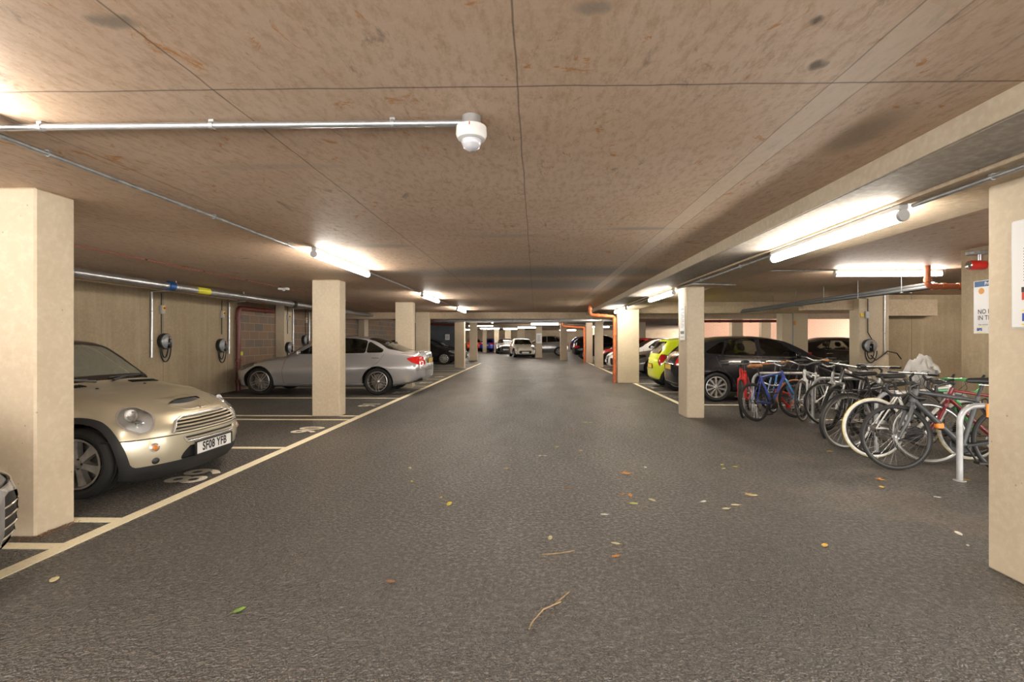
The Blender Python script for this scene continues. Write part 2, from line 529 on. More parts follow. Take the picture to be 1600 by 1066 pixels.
marking(2.98, 3.08, 10.07, 15.05); marking(2.98, 3.08, 17.0, 28.0)
for y in (10.12, 12.54, 14.95, 17.4, 19.9, 22.4, 24.9):
    marking(3.08, 7.6, y-.045, y+.045)
marking(4.75, 5.6, 8.26, 8.34)
def bay_number(txt, x, y, rz):
    me = text_mesh(txt, .5, .012, 1.0, 1.05)
    me.materials.clear(); me.materials.append(M('number_paint', (.72, .66, .54), .6, var=.3, vscale=60))
    o = bpy.data.objects.new('bay_number_marking', me); C.objects.link(o)
    o.location = (x, y, .004); o.rotation_euler = (0, 0, rz)
    struct(o, 'painted bay number %s on the asphalt' % txt)
bay_number('89', -3.36, 4.76, PI/2)
bay_number('90', -3.38, 7.2, PI/2)
bay_number('91', -3.4, 9.95, PI/2)
bay_number('92', -3.4, 12.3, PI/2)
bay_number('93', -3.4, 15.1, PI/2)
bay_number('94', -3.4, 17.4, PI/2)
bay_number('71', 3.36, 11.5, -PI/2)
bay_number('70', 3.36, 13.7, -PI/2)
# ------------------------------------------------------------------ cars
def pchip(xs, ys, q):
    xs = np.asarray(xs, float); ys = np.asarray(ys, float); q = np.clip(np.asarray(q, float), xs[0], xs[-1])
    h = np.diff(xs); h[h < 1e-9] = 1e-9
    d = np.diff(ys)/h
    m = np.zeros_like(ys)
    if len(xs) > 2:
        a, b = d[:-1], d[1:]; w1 = 2*h[1:]+h[:-1]; w2 = h[1:]+2*h[:-1]
        ok = a*b > 0
        den = np.where(ok, w1/np.where(a == 0, 1, a)+w2/np.where(b == 0, 1, b), 1)
        m[1:-1] = np.where(ok, (w1+w2)/den, 0)
    m[0], m[-1] = d[0], d[-1]
    i = np.clip(np.searchsorted(xs, q, 'right')-1, 0, len(xs)-2)
    t = (q-xs[i])/h[i]
    return (ys[i]*(1+2*t)*(1-t)**2+h[i]*m[i]*t*(1-t)**2+ys[i+1]*t*t*(3-2*t)+h[i]*m[i+1]*t*t*(t-1))

def sdf_poly(px, py, poly):
    """signed distance to a polygon, negative inside"""
    d = np.full(px.shape, 1e9); ins = np.zeros(px.shape, bool)
    n = len(poly)
    for i in range(n):
        (ax, ay), (bx, by) = poly[i], poly[(i+1) % n]
        ex, ey = bx-ax, by-ay; wx, wy = px-ax, py-ay
        t = np.clip((wx*ex+wy*ey)/(ex*ex+ey*ey+1e-12), 0, 1)
        d = np.minimum(d, (wx-ex*t)**2+(wy-ey*t)**2)
        c = ((ay > py) != (by > py)) & (px < (bx-ax)*(py-ay)/((by-ay) if abs(by-ay) > 1e-9 else 1e-9)+ax)
        ins ^= c
    return np.sqrt(d)*np.where(ins, -1, 1)

def smooth01(t):
    t = np.clip(t, 0, 1); return t*t*(3-2*t)

class Shell:
    """closed car skin grown from cross-sections; regions are cut out of it along smooth outlines"""
    def __init__(s, sp, ds=.03, sub=5):
        L, W = sp['L'], sp['W']
        key = lambda k: (lambda q: pchip([a for a, _ in sp[k]], [b for _, b in sp[k]], q))
        st = list(np.arange(0, L+1e-6, L/round(L/ds)))
        cap = 9; rad = sp.get('rad', .09)
        rings = []
        for k in range(cap, 0, -1):
            rings.append((0.0, 'F', k))
        S = []
        Ktop = 8
        info = []
        for k in range(cap): info.append((0.0, .02+.98*(k/cap)**.8, 'flat'))
        for x in st: info.append((x, 1.0, 'st'))
        for k in range(cap-1, -1, -1): info.append((L, .02+.98*(k/cap)**.8, 'flat'))
        xs = np.array([i[0] for i in info]); q = xs
        zb, zt = key('zb')(q), key('zt')(q)
        wm, zm, wb, zbl, wr, zr, ws = (key(k)(q) for k in ('wm', 'zm', 'wbt', 'zbelt', 'wr', 'zr', 'ws'))
        rows = []
        for i, (x, sc, kind) in enumerate(info):
            zs = zb[i]+.10
            c = [(-ws[i]*.8, zb[i]), (0, zb[i]), (ws[i]*.8, zb[i]), (ws[i], zb[i]+.03), (ws[i]+(wm[i]-ws[i])*.5, zs+.03), (wm[i], zm[i]), ((wm[i]*.45+wb[i]*.55)+.01, zm[i]*.42+zbl[i]*.58),
                 (wb[i], zbl[i]), (wb[i]*.5+wr[i]*.5+.008, zbl[i]*.5+zr[i]*.5), (wr[i], zr[i]), (wr[i]*.72, zr[i]+(zt[i]-zr[i])*.62), (wr[i]*.35, zr[i]+(zt[i]-zr[i])*.94), (0, zt[i]),
                 (-wr[i]*.35, zr[i]+(zt[i]-zr[i])*.94)]
            cy = np.array([p[0] for p in c]); cz = np.array([p[1] for p in c])
            t = np.concatenate([[0], np.cumsum(np.maximum(np.hypot(np.diff(cy), np.diff(cz)), .012))])
            qq = []
            for k in range(1, 12):
                for j in range(sub): qq.append(t[k]+(t[k+1]-t[k])*j/sub)
            qq.append(t[12])
            y = pchip(t, cy, qq); z = pchip(t, cz, qq)
            y[0] = 0; y[-1] = 0
            # rounding towards the ends
            e = min(x, L-x)
            if kind == 'st' and e < rad:
                g = rad*(1-math.sqrt(max(0, 1-(1-e/rad)**2)))
            elif kind == 'flat': g = rad
            else: g = 0
            zc = (zb[i]+zt[i])/2; hh = (zt[i]-zb[i])/2
            y = y*(1-g/(W/2)); z = zc+(z-zc)*(1-g*.8/hh)
            if kind == 'flat':
                y = y*sc; z = zc+(z-zc)*sc
            yy = np.concatenate([y, -y[-2:0:-1]]); zz = np.concatenate([z, z[-2:0:-1]])
            rows.append(np.stack([np.full(yy.shape, x), yy, zz], 1))
        V = np.stack(rows)
        n, m = V.shape[:2]
        sx = V[..., 0].copy(); y = V[..., 1]; z = V[..., 2]
        pf, pr = sp.get('plan', (.28, .16))
        fb = 1-smooth01(sx/sp.get('fb', .9)); rb = smooth01((sx-(L-sp.get('rb', 1.2)))/sp.get('rb', 1.2))
        ay = np.abs(y)/(W/2)
        sh = pf*ay**2.6*fb-pr*ay**3*rb
        for nm, bl, sg in (('zwf', fb, 1), ('zwr', rb, -1)):
            if nm in sp:
                sh = sh+sg*bl*pchip([a for a, _ in sp[nm]], [b for _, b in sp[nm]], z.ravel()).reshape(z.shape)
        V[..., 0] = L/2-(sx+sh)
        s.V = V.reshape(-1, 3)
        s.L = L
        F = []
        for i in range(n-1):
            for k in range(m):
                l = (k+1) % m
                F.append((i*m+k, (i+1)*m+k, (i+1)*m+l, i*m+l))
        F.append(tuple(range(m))); F.append(tuple((n-1)*m+k for k in range(m-1, -1, -1)))
        s.F = {'body': F}
        a = np.array(F[:-2])
        nrm = np.cross(s.V[a[:, 2]]-s.V[a[:, 0]], s.V[a[:, 3]]-s.V[a[:, 1]])
        s.Nn = np.zeros_like(s.V)
        for k in range(4): np.add.at(s.Nn, a[:, k], nrm)
        # outward?
        mid = s.V.mean(0)
        if np.sum((s.V-mid)*s.Nn) < 0:
            s.Nn *= -1
            s.F['body'] = [tuple(reversed(f)) for f in F]
        s.Nn /= np.maximum(np.linalg.norm(s.Nn, axis=1, keepdims=True), 1e-9)
        s.tree = BVHTree.FromPolygons([Vector(v) for v in s.V], s.F['body'])
    def cut(s, src, dst, f):
        val = f(s.V[:, 0], s.V[:, 1], s.V[:, 2])
        val = np.where(np.abs(val) < 1e-5, 1e-5, val)
        newV = []; newN = []; cache = {}; base = len(s.V)
        keep = []; out = s.F.setdefault(dst, [])
        for face in s.F.get(src, []):
            sg = [val[i] < 0 for i in face]
            if not any(sg): keep.append(face); continue
            if all(sg): out.append(face); continue
            A = []; B = []
            k = len(face)
            for a in range(k):
                i, j = face[a], face[(a+1) % k]
                (B if sg[a] else A).append(i)
                if sg[a] != sg[(a+1) % k]:
                    e = (min(i, j), max(i, j))
                    if e not in cache:
                        p, q = e
                        t = val[p]/(val[p]-val[q])
                        newV.append(s.V[p]+(s.V[q]-s.V[p])*t); newN.append(s.Nn[p]+(s.Nn[q]-s.Nn[p])*t)
                        cache[e] = base+len(newV)-1
                    A.append(cache[e]); B.append(cache[e])
            if len(A) > 2: keep.append(tuple(A))
            if len(B) > 2: out.append(tuple(B))
        s.F[src] = keep
        if newV:
            s.V = np.vstack([s.V, newV]); s.Nn = np.vstack([s.Nn, newN])
    def rim_edges(s, reg):
        cnt = {}
        for f in s.F.get(reg, []):
            for a in range(len(f)):
                i, j = f[a], f[(a+1) % len(f)]
                e = (min(i, j), max(i, j)); cnt[e] = cnt.get(e, 0)+1
        return [e for e, c in cnt.items() if c == 1]
    def mesh(s, reg, name, mat, parent, push=0.0, thick=0.0):
        """one object per connected piece of a region"""
        faces = s.F.get(reg, [])
        if not faces: return None
        up = {}
        def find(a):
            while up.setdefault(a, a) != a:
                up[a] = up[up[a]]; a = up[a]
            return a
        for f in faces:
            r0 = find(f[0])
            for i in f[1:]:
                up[find(i)] = r0
        isl = {}
        for f in faces: isl.setdefault(find(f[0]), []).append(f)
        big = [l for l in isl.values() if len(l) > 5]
        for l in isl.values():
            if big and len(l) <= 5:            # slivers stay with the nearest piece
                q = s.V[l[0][0]]
                min(big, key=lambda g: float(np.sum((s.V[g[0][0]]-q)**2))).extend(l)
        if len(big) < 2: return s.mesh1(faces, name, mat, parent, push, thick)
        return [s.mesh1(l, name, mat, parent, push, thick) for l in big]
    def mesh1(s, faces, name, mat, parent, push=0.0, thick=0.0):
        used = sorted({i for f in faces for i in f}); ix = {v: k for k, v in enumerate(used)}
        if callable(push): push = push(s.V[used])[:, None]
        P = s.V[used]+s.Nn[used]*push
        nn = s.Nn[used]
        fs = [tuple(ix[i] for i in f) for f in faces]
        vs = [tuple(p) for p in P]; nl = [tuple(x) for x in nn]
        if thick:
            o = len(vs)
            vs += [tuple(p) for p in P-nn*thick]
            nl += [tuple(x) for x in nn]
            cnt = {}
            for f in fs:
                for a in range(len(f)):
                    e = (f[a], f[(a+1) % len(f)])
                    cnt[tuple(sorted(e))] = cnt.get(tuple(sorted(e)), [])+[e]
            for k, l in cnt.items():
                if len(l) == 1:
                    a, b = l[0]; fs.append((b, a, a+o, b+o))
        me = bpy.data.meshes.new(name)
        me.from_pydata(vs, [], fs)
        me.shade_smooth()
        me.normals_split_custom_set_from_vertices(nl)
        me.materials.append(mat)
        ob = bpy.data.objects.new(name, me); C.objects.link(ob)
        if parent is not None: ob.parent = parent
        return ob
    def front(s, y, z, back=False):
        o = Vector((-9 if back else 9, y, z)); d = Vector((1 if back else -1, 0, 0))
        h = s.tree.ray_cast(o, d)
        return (h[0], h[1]) if h[0] is not None else (Vector((0, y, z)), -d)
    def side(s, x, z, sg):
        h = s.tree.ray_cast(Vector((x, 5*sg, z)), Vector((0, -sg, 0)))
        return (h[0], h[1]) if h[0] is not None else (Vector((x, sg*.8, z)), Vector((0, sg, 0)))
    def top(s, x, y):
        h = s.tree.ray_cast(Vector((x, y, 5)), Vector((0, 0, -1)))
        return (h[0], h[1]) if h[0] is not None else (Vector((x, y, 1)), Vector((0, 0, 1)))
    def around(s, z, a, cx):
        o = Vector((cx+6*math.cos(a), 6*math.sin(a), z))
        h = s.tree.ray_cast(o, Vector((-math.cos(a), -math.sin(a), 0)))
        return h[0] if h[0] is not None else None

def ring_poly(cx, cy, rx, ry, n=20, tilt=0):
    c, s_ = math.cos(tilt), math.sin(tilt)
    return [(cx+rx*math.cos(2*PI*k/n)*c-ry*math.sin(2*PI*k/n)*s_, cy+rx*math.cos(2*PI*k/n)*s_+ry*math.sin(2*PI*k/n)*c) for k in range(n)]

def wheel(parent, x, y, sg, r, width, style, rim_r, mats):
    """tyre with an alloy rim, brake disc and hub cap; outer face towards sg*y"""
    w2 = width/2
    Y = lambda h: y+sg*h
    prof = [(rim_r, -w2*.75), (rim_r+.02, -w2*.98), ((rim_r+r)*.5, -w2*1.06), (r-.018, -w2*.96), (r-.004, -w2*.8)]
    for k in range(5):
        a = -w2*.8+k*w2*.4
        prof += [(r, a+.012), (r, a+w2*.4-.012)] if k < 4 else []
        if k < 3: prof += [(r-.006, a+w2*.4-.008), (r-.006, a+w2*.4+.008)]
    prof += [(r-.004, w2*.8), (r-.018, w2*.96), ((rim_r+r)*.5, w2*1.06), (rim_r+.02, w2*.98), (rim_r, w2*.75)]
    t = MB().lathe([(a, b*sg) for a, b in prof], 44, 'y', (0, 0, 0), None, False).build('wheel', mats['tyre'], parent, 30)
    t.location = (x, y, r)
    m = MB()
    m.lathe([(rim_r+.003, sg*w2*.95), (rim_r-.012, sg*w2*.98), (rim_r-.022, sg*w2*.7), (rim_r-.03, sg*w2*.2), (rim_r-.035, -sg*w2*.7), (rim_r, -sg*w2*.75)], 44, 'y', (0, 0, 0), None, False)
    n, w0, w1, dbl = style
    fo = w2*.72; hub = .055
    for k in range(n):
        for off in ((-dbl, dbl) if dbl else (0,)):
            a = 2*PI*k/n+.3
            Mx = Matrix.Rotation(a, 4, 'Y')
            rr = rim_r-.015
            P = [(hub*.6, off*.3-w0/2), (hub*.6, off*.3+w0/2), (rr*.55, off*.8+(w0*.45+w1*.55)/2*.8), (rr, off+w1/2), (rr, off-w1/2), (rr*.55, off*.8-(w0*.45+w1*.55)/2*.8)]
            for d0, d1, q in ((fo-.04, fo, 0),):
                vs = [Mx @ Vector((p[0], sg*d0, p[1])) for p in P]+[Mx @ Vector((p[0], sg*(d1+.012*(1-p[0]/rr)), p[1]*.8+off*.2)) for p in P]
                nP = len(P)
                m.add(vs, [tuple(range(nP)), tuple(range(2*nP-1, nP-1, -1))]+[(i, i+nP, (i+1) % nP+nP, (i+1) % nP) for i in range(nP)])
    m.lathe([(.0, sg*(fo+.02)), (hub*.55, sg*(fo+.018)), (hub, sg*(fo+.006)), (hub*1.2, sg*(fo-.045))], 24, 'y')
    rim = m.build('alloy_rim', mats['rim'], t, 25)
    b = MB().lathe([(.0, sg*.01), (rim_r*.72, sg*.01), (rim_r*.72, -sg*.02), (0, -sg*.02)], 32, 'y').build('brake_disc', mats['disc'], t, 25)
    nut = MB()
    for k in range(5):
        a = 2*PI*k/5
        nut.lathe([(.011, sg*(fo-.01)), (.011, sg*(fo+.014)), (.0, sg*(fo+.016))], 8, 'y', (hub*.72*math.cos(a), 0, hub*.72*math.sin(a)))
    nut.build('wheel_bolts', mats['dark'], t, 25)
    return t

def seat(m, x, y, z, w=.46, rear=False):
    """rounded car seat with backrest and headrest, facing +x"""
    m.box(x-.25, x+.25, y-w/2, y+w/2, z-.12, z+.04, .04)
    T = Matrix.Translation((x-.24, y, z)) @ Matrix.Rotation(R(-16), 4, 'Y')
    m.box(-.06, .06, -w/2, w/2, 0, .56, .045, T)
    m.box(-.045, .045, -w*.28, w*.28, .60, .77, .04, T)

CARMATS = lambda rim: {'tyre': M('tyre_rubber', (.010, .0095, .009), .75, bump=.2, bscale=60), 'rim': rim, 'disc': M('brake_steel', (.2, .19, .18), .4, .9), 'dark': M('dark_plastic', (.022, .022, .023), .5)}
m_blk = M('black_trim', (.016, .016, .017), .45)
m_gloss = M('gloss_black_trim', (.01, .01, .011), .15, coat=.6)
m_chrome = M('chrome', (.8, .8, .8), .12, 1.0)
m_plast = M('textured_black_plastic', (.016, .016, .017), .6, bump=.2, bscale=200)
m_refl = M('lamp_reflector', (.92, .92, .91), .3, .3, bump=.4, bscale=55)
m_seat = M('dark_seat_fabric', (.03, .03, .032), .8)
m_redlens = M('red_lamp_lens', (.42, .012, .012), .12, coat=.8)
m_amber = M('amber_lamp_lens', (.65, .22, .03), .15, coat=.8)
m_plate_w = M('white_number_plate', (.8, .8, .78), .35)
m_plate_y = M('yellow_number_plate', (.85, .55, .03), .35)
m_letter = M('black_plate_lettering', (.01, .01, .01), .4)
m_clear = glass('clear_lamp_glass', (.92, .93, .93), .02)
m_silverrim = M('silver_alloy', (.55, .54, .52), .3, .75)
m_dullrim = M('dusty_alloy', (.36, .335, .30), .38, .7, var=.2)

def car(name, label, cat, sp, body, glass_m, rim_m, loc, rz, ds=.035, sub=4, group=None):
    root = thing(name, label, cat, loc, rz, group)
    S = Shell(sp, ds, sub)
    L, W = sp['L'], sp['W']
    X = lambda s_: L/2-s_
    mats = CARMATS(rim_m)
    xf, xr = X(sp['axf']), X(sp['axf']+sp['wb'])
    r, Ra = sp['tyre_r'], sp['arch_r']
    ain = W/2-.36
    def arch(x, y, z):
        d = np.minimum(np.hypot(x-xf, z-r), np.hypot(x-xr, z-r))-Ra
        return np.maximum(d, ain-np.abs(y))
    # clad arches first (ring around the opening)
    if sp.get('clad'):
        cl = sp['clad']
        def ring(x, y, z):
            d = np.minimum(np.hypot(x-xf, z-r+.02), np.hypot(x-xr, z-r+.02))-Ra-cl
            low = z-pchip([X(L)-.5, xr-.5, xr, xf, xf+.45, X(0)+.5], sp['cladz'], x)
            return np.minimum(np.maximum(d, ain-np.abs(y)), low)
        S.cut('body', 'cladding', ring)
        S.cut('cladding', 'hole', arch)
    S.cut('body', 'hole', arch)
    # greenhouse
    for k, poly in enumerate(sp['side_windows']):
        pp = [(X(a), b) for a, b in poly]
        g = sp.get('seal', .014)
        S.cut('body', 'window_seal', lambda x, y, z: np.maximum(sdf_poly(x, z, pp)-.03-g, .3-np.abs(y)))
    for k, poly in enumerate(sp['side_windows']):
        pp = [(X(a), b) for a, b in poly]
        S.cut('window_seal', 'side_glass', lambda x, y, z: np.maximum(sdf_poly(x, z, pp)-.03, .3-np.abs(y)))
    for reg, poly, s0, s1 in (('windscreen', sp['screen'], sp['screen_s'][0], sp['screen_s'][1]), ('rear_glass', sp['rear'], sp['rear_s'][0], sp['rear_s'][1])):
        f0 = lambda x, y, z, q=0: np.maximum(np.maximum(sdf_poly(y, z, poly)-.03-q, x-X(s0)), X(s1)-x)
        S.cut('body', 'screen_seal', lambda x, y, z: f0(x, y, z, sp.get('frit', .026)))
        S.cut('screen_seal', reg, f0)
    for fn in sp.get('cuts', []):
        src, dst, f = fn(X, S)
        S.cut(src, dst, f)
    S.mesh('body', 'body', body, root)
    S.mesh('window_seal', 'window_seal', sp.get('seal_mat', m_gloss), root, .002)
    S.mesh('screen_seal', 'screen_seal', m_gloss, root)
    S.mesh('side_glass', 'side_glass', glass_m, root, -.002)
    S.mesh('windscreen', 'windscreen', sp.get('screen_glass', glass_m), root, -.002)
    S.mesh('rear_glass', 'rear_window', glass_m, root, -.002)
    S.mesh('cladding', 'wheel_arch_cladding', m_plast, root, .008, .02)
    # wheel wells: the edge of each opening run inwards
    he = set(S.rim_edges('hole'))
    for xx in (xf, xr):
        for sg in (-1, 1):
            well = MB()
            for (i, j) in he:
                p, q = S.V[i], S.V[j]
                if min(abs(p[1]), abs(q[1])) < ain+.01 or p[1]*sg < 0 or abs(p[0]-xx) > Ra+.1: continue
                well.add([tuple(p), tuple(q), (q[0], sg*ain, q[2]), (p[0], sg*ain, p[2])], [(0, 1, 2, 3)])
            well.add([(xx+(Ra+.01)*math.cos(2*PI*k/32), sg*ain, max(.17, r+(Ra+.01)*math.sin(2*PI*k/32))) for k in range(32)], [tuple(range(32))])
            well.build('wheel_well', m_blk, root, 0)
    for xx in (xf, xr):
        for sg in (-1, 1):
            yy = abs(S.side(xx, r+Ra*.93+.03, sg)[0].y)
            wheel(root, xx, sg*(yy-.015-sp['tyre_w']/2), sg, r, sp['tyre_w'], sp['rim_style'], sp['rim_r'], mats)
    # cabin
    m = MB(); zs = sp.get('seat_z', .55)
    ss = sp['seat_s']
    for y in (-.36, .36):
        m = MB(); seat(m, X(ss), y, zs); m.build('front_seat', m_seat, root, 40)
        m = MB(); seat(m, X(ss+.82), y, zs+.03); m.build('rear_seat', m_seat, root, 40)
    m = MB()
    xd = X(ss)+.72
    m.box(xd-.1, xd+.28, -W/2+.16, W/2-.16, zs-.1, sp['dash_z'], .05)
    m.build('dashboard', m_blk, root, 40)
    sw = MB(); T = Matrix.Translation((xd-.2, -.36, sp['dash_z']-.03)) @ Matrix.Rotation(R(-65), 4, 'Y')
    sw.torus(.18, .016, 28, 8, 'z'); sw.v = [tuple(T @ Vector(v)) for v in sw.v]
    sw.build('steering_wheel', m_blk, root, 40)
    sp['extras'](S, root, X, body, sp)
    return root, S

def seam(S, root, paths, r=.0035, name='panel_gap', mat=None):
    m = MB()
    for p in paths:
        p = [q for q in p if q is not None]
        if len(p) > 1: m.tube(p, r, 5)
    m.build(name, mat or m_blk, root, 30)

def side_path(S, pts, sg, n=8):
    out = []
    for (a, b), (c, d) in zip(pts[:-1], pts[1:]):
        for k in range(n):
            t = k/n
            out.append(S.side(a+(c-a)*t, b+(d-b)*t, sg)[0])
    out.append(S.side(pts[-1][0], pts[-1][1], sg)[0])
    return out

def mirror(S, root, x, z, body, lift=.0):
    for sg in (-1, 1):
        p, n = S.side(x, z, sg)
        m = MB()
        yo = p.y+sg*.13
        pr = [(.0, -.085), (.035, -.08), (.058, -.05), (.066, 0), (.058, .05), (.035, .08), (0, .085)]
        vs = MB()
        vs.lathe([(a, b) for a, b in pr], 16, 'y', (0, 0, 0))
        vs.v = [(a*.85+x-.02, b*1.15+yo, c*1.05+z+.04+lift) for a, b, c in vs.v]
        o = vs.build('door_mirror', body, root, 40)
        MB().tube([(x+.01, p.y-sg*.01, z-.01), (x, yo-sg*.05, z+.03+lift)], .018, 8).build('mirror_arm', m_blk, o, 40)
        MB().box(x-.085, x-.075, yo-.075, yo+.075, z-.005+lift, z+.085+lift, .004).build('mirror_glass', m_chrome, o, 40)

def plate(S, root, txt, z, back=False, w=.52, h=.111, y=0.0, out=.012):
    p, n = S.front(y, z, back)
    q, _ = S.front(y, z+h/2, back); q2, _ = S.front(y, z-h/2, back)
    sgn = -1 if back else 1
    x = max(sgn*p.x, sgn*q.x, sgn*q2.x)*sgn+sgn*out
    m = MB().box(min(x, x-sgn*.012), max(x, x-sgn*.012), y-w/2, y+w/2, z-h/2, z+h/2, .003)
    o = m.build('number_plate', m_plate_y if back else m_plate_w, root, 30)
    bo = MB()
    for (a, b, c, d) in ((-w/2-.008, w/2+.008, -h/2-.01, -h/2), (-w/2-.008, w/2+.008, h/2, h/2+.01), (-w/2-.01, -w/2, -h/2-.01, h/2+.01), (w/2, w/2+.01, -h/2-.01, h/2+.01)):
        bo.box(x-.012, x+.006, y+a, y+b, z+c, z+d)
    bo.build('plate_surround', m_blk, o, 0)
    if txt:
        T = Matrix.Translation((x+sgn*.0015, y, z)) @ Matrix.Rotation(PI/2*sgn, 4, 'Z') @ Matrix.Rotation(PI/2, 4, 'X')
        put_text('plate_lettering', txt, .112, m_letter, o, T, .0035, .80, 1.05)
    return o

def ell(y, z, a, b): return (np.sqrt((y/a)**2+(z/b)**2)-1)*min(a, b)
def front_cut(src, dst, poly, q, s1):
    return lambda X, S: (src, dst, lambda x, y, z: np.maximum(sdf_poly(y, z, poly)-q, X(s1)-x))
def lamp_cut(src, dst, cy, cz, a, b, s0, q=0, rear=False):
    return lambda X, S: (src, dst, lambda x, y, z: np.maximum(ell(np.abs(y)-cy, z-cz, a+q, b+q), (x-X(s0)) if rear else (X(s0)-x)))
def lamp_frame(S, sg, cy, cz, tilt, yaw):
    c, n = S.front(sg*cy, cz)
    n = Vector((math.cos(tilt)*math.cos(yaw), sg*math.sin(yaw)*math.cos(tilt), math.sin(tilt)))
    u = Vector((0, 0, 1)).cross(n).normalized(); v = n.cross(u)
    return np.array(c), np.array(n), np.array(u), np.array(v)
def oval_cut(src, dst, cy, cz, a, b, q=0, tilt=R(36), yaw=R(22)):
    """oval lamp opening on both front corners, drawn square to the lamp's own axis"""
    def fn(X, S):
        fr = [lamp_frame(S, sg, cy, cz, tilt, yaw) for sg in (-1, 1)]
        def f(x, y, z):
            P = np.stack([x, y, z], 1); o = None
            for c, n, u, v in fr:
                D = P-c
                e = np.maximum(ell(D @ u, D @ v, a+q, b+q), np.abs(D @ n)-.16)
                o = e if o is None else np.minimum(o, e)
            return o
        return src, dst, f
    return fn
def sidefront_cut(src, dst, poly, q=0, ymin=.4):
    """outline drawn on the side view, kept to both flanks"""
    return lambda X, S: (src, dst, lambda x, y, z: np.maximum(sdf_poly(x, z, [(X(a), b) for a, b in poly])-q, ymin-np.abs(y)))

def bars(S, root, name, ys, zs, r, mat, off=.004, back=False, sy=1.0):
    for z in zs:
        y1 = ys(z); n = 17
        pts = [S.front(-y1+2*y1*k/(n-1), z, back)[0]+Vector((-off if back else off, 0, 0)) for k in range(n)]
        MB().tube(pts, r, 8, sy=sy).build(name, mat, root, 40)

def disc_lamp(S, root, name, y, z, r, mat, back=False, out=.004):
    p, n = S.front(y, z, back)
    q = n.to_track_quat('Z', 'Y').to_matrix().to_4x4()
    T = Matrix.Translation(p+n*out) @ q
    return MB().lathe([(0, .008), (r*.6, .006), (r*.95, 0), (r*1.15, -.004), (r*1.15, -.02)], 24, 'z', (0, 0, 0), T).build(name, mat, root, 40)

def handle(S, root, x, z, body, sgs=(-1, 1)):
    for sg in sgs:
        p, n = S.side(x, z, sg)
        m = MB().tube([(x-.09, p.y, z), (x-.07, p.y+sg*.03, z+.003), (x+.07, p.y+sg*.03, z+.003), (x+.09, p.y, z)], .011, 8)
        m.build('door_handle', body, root, 40)

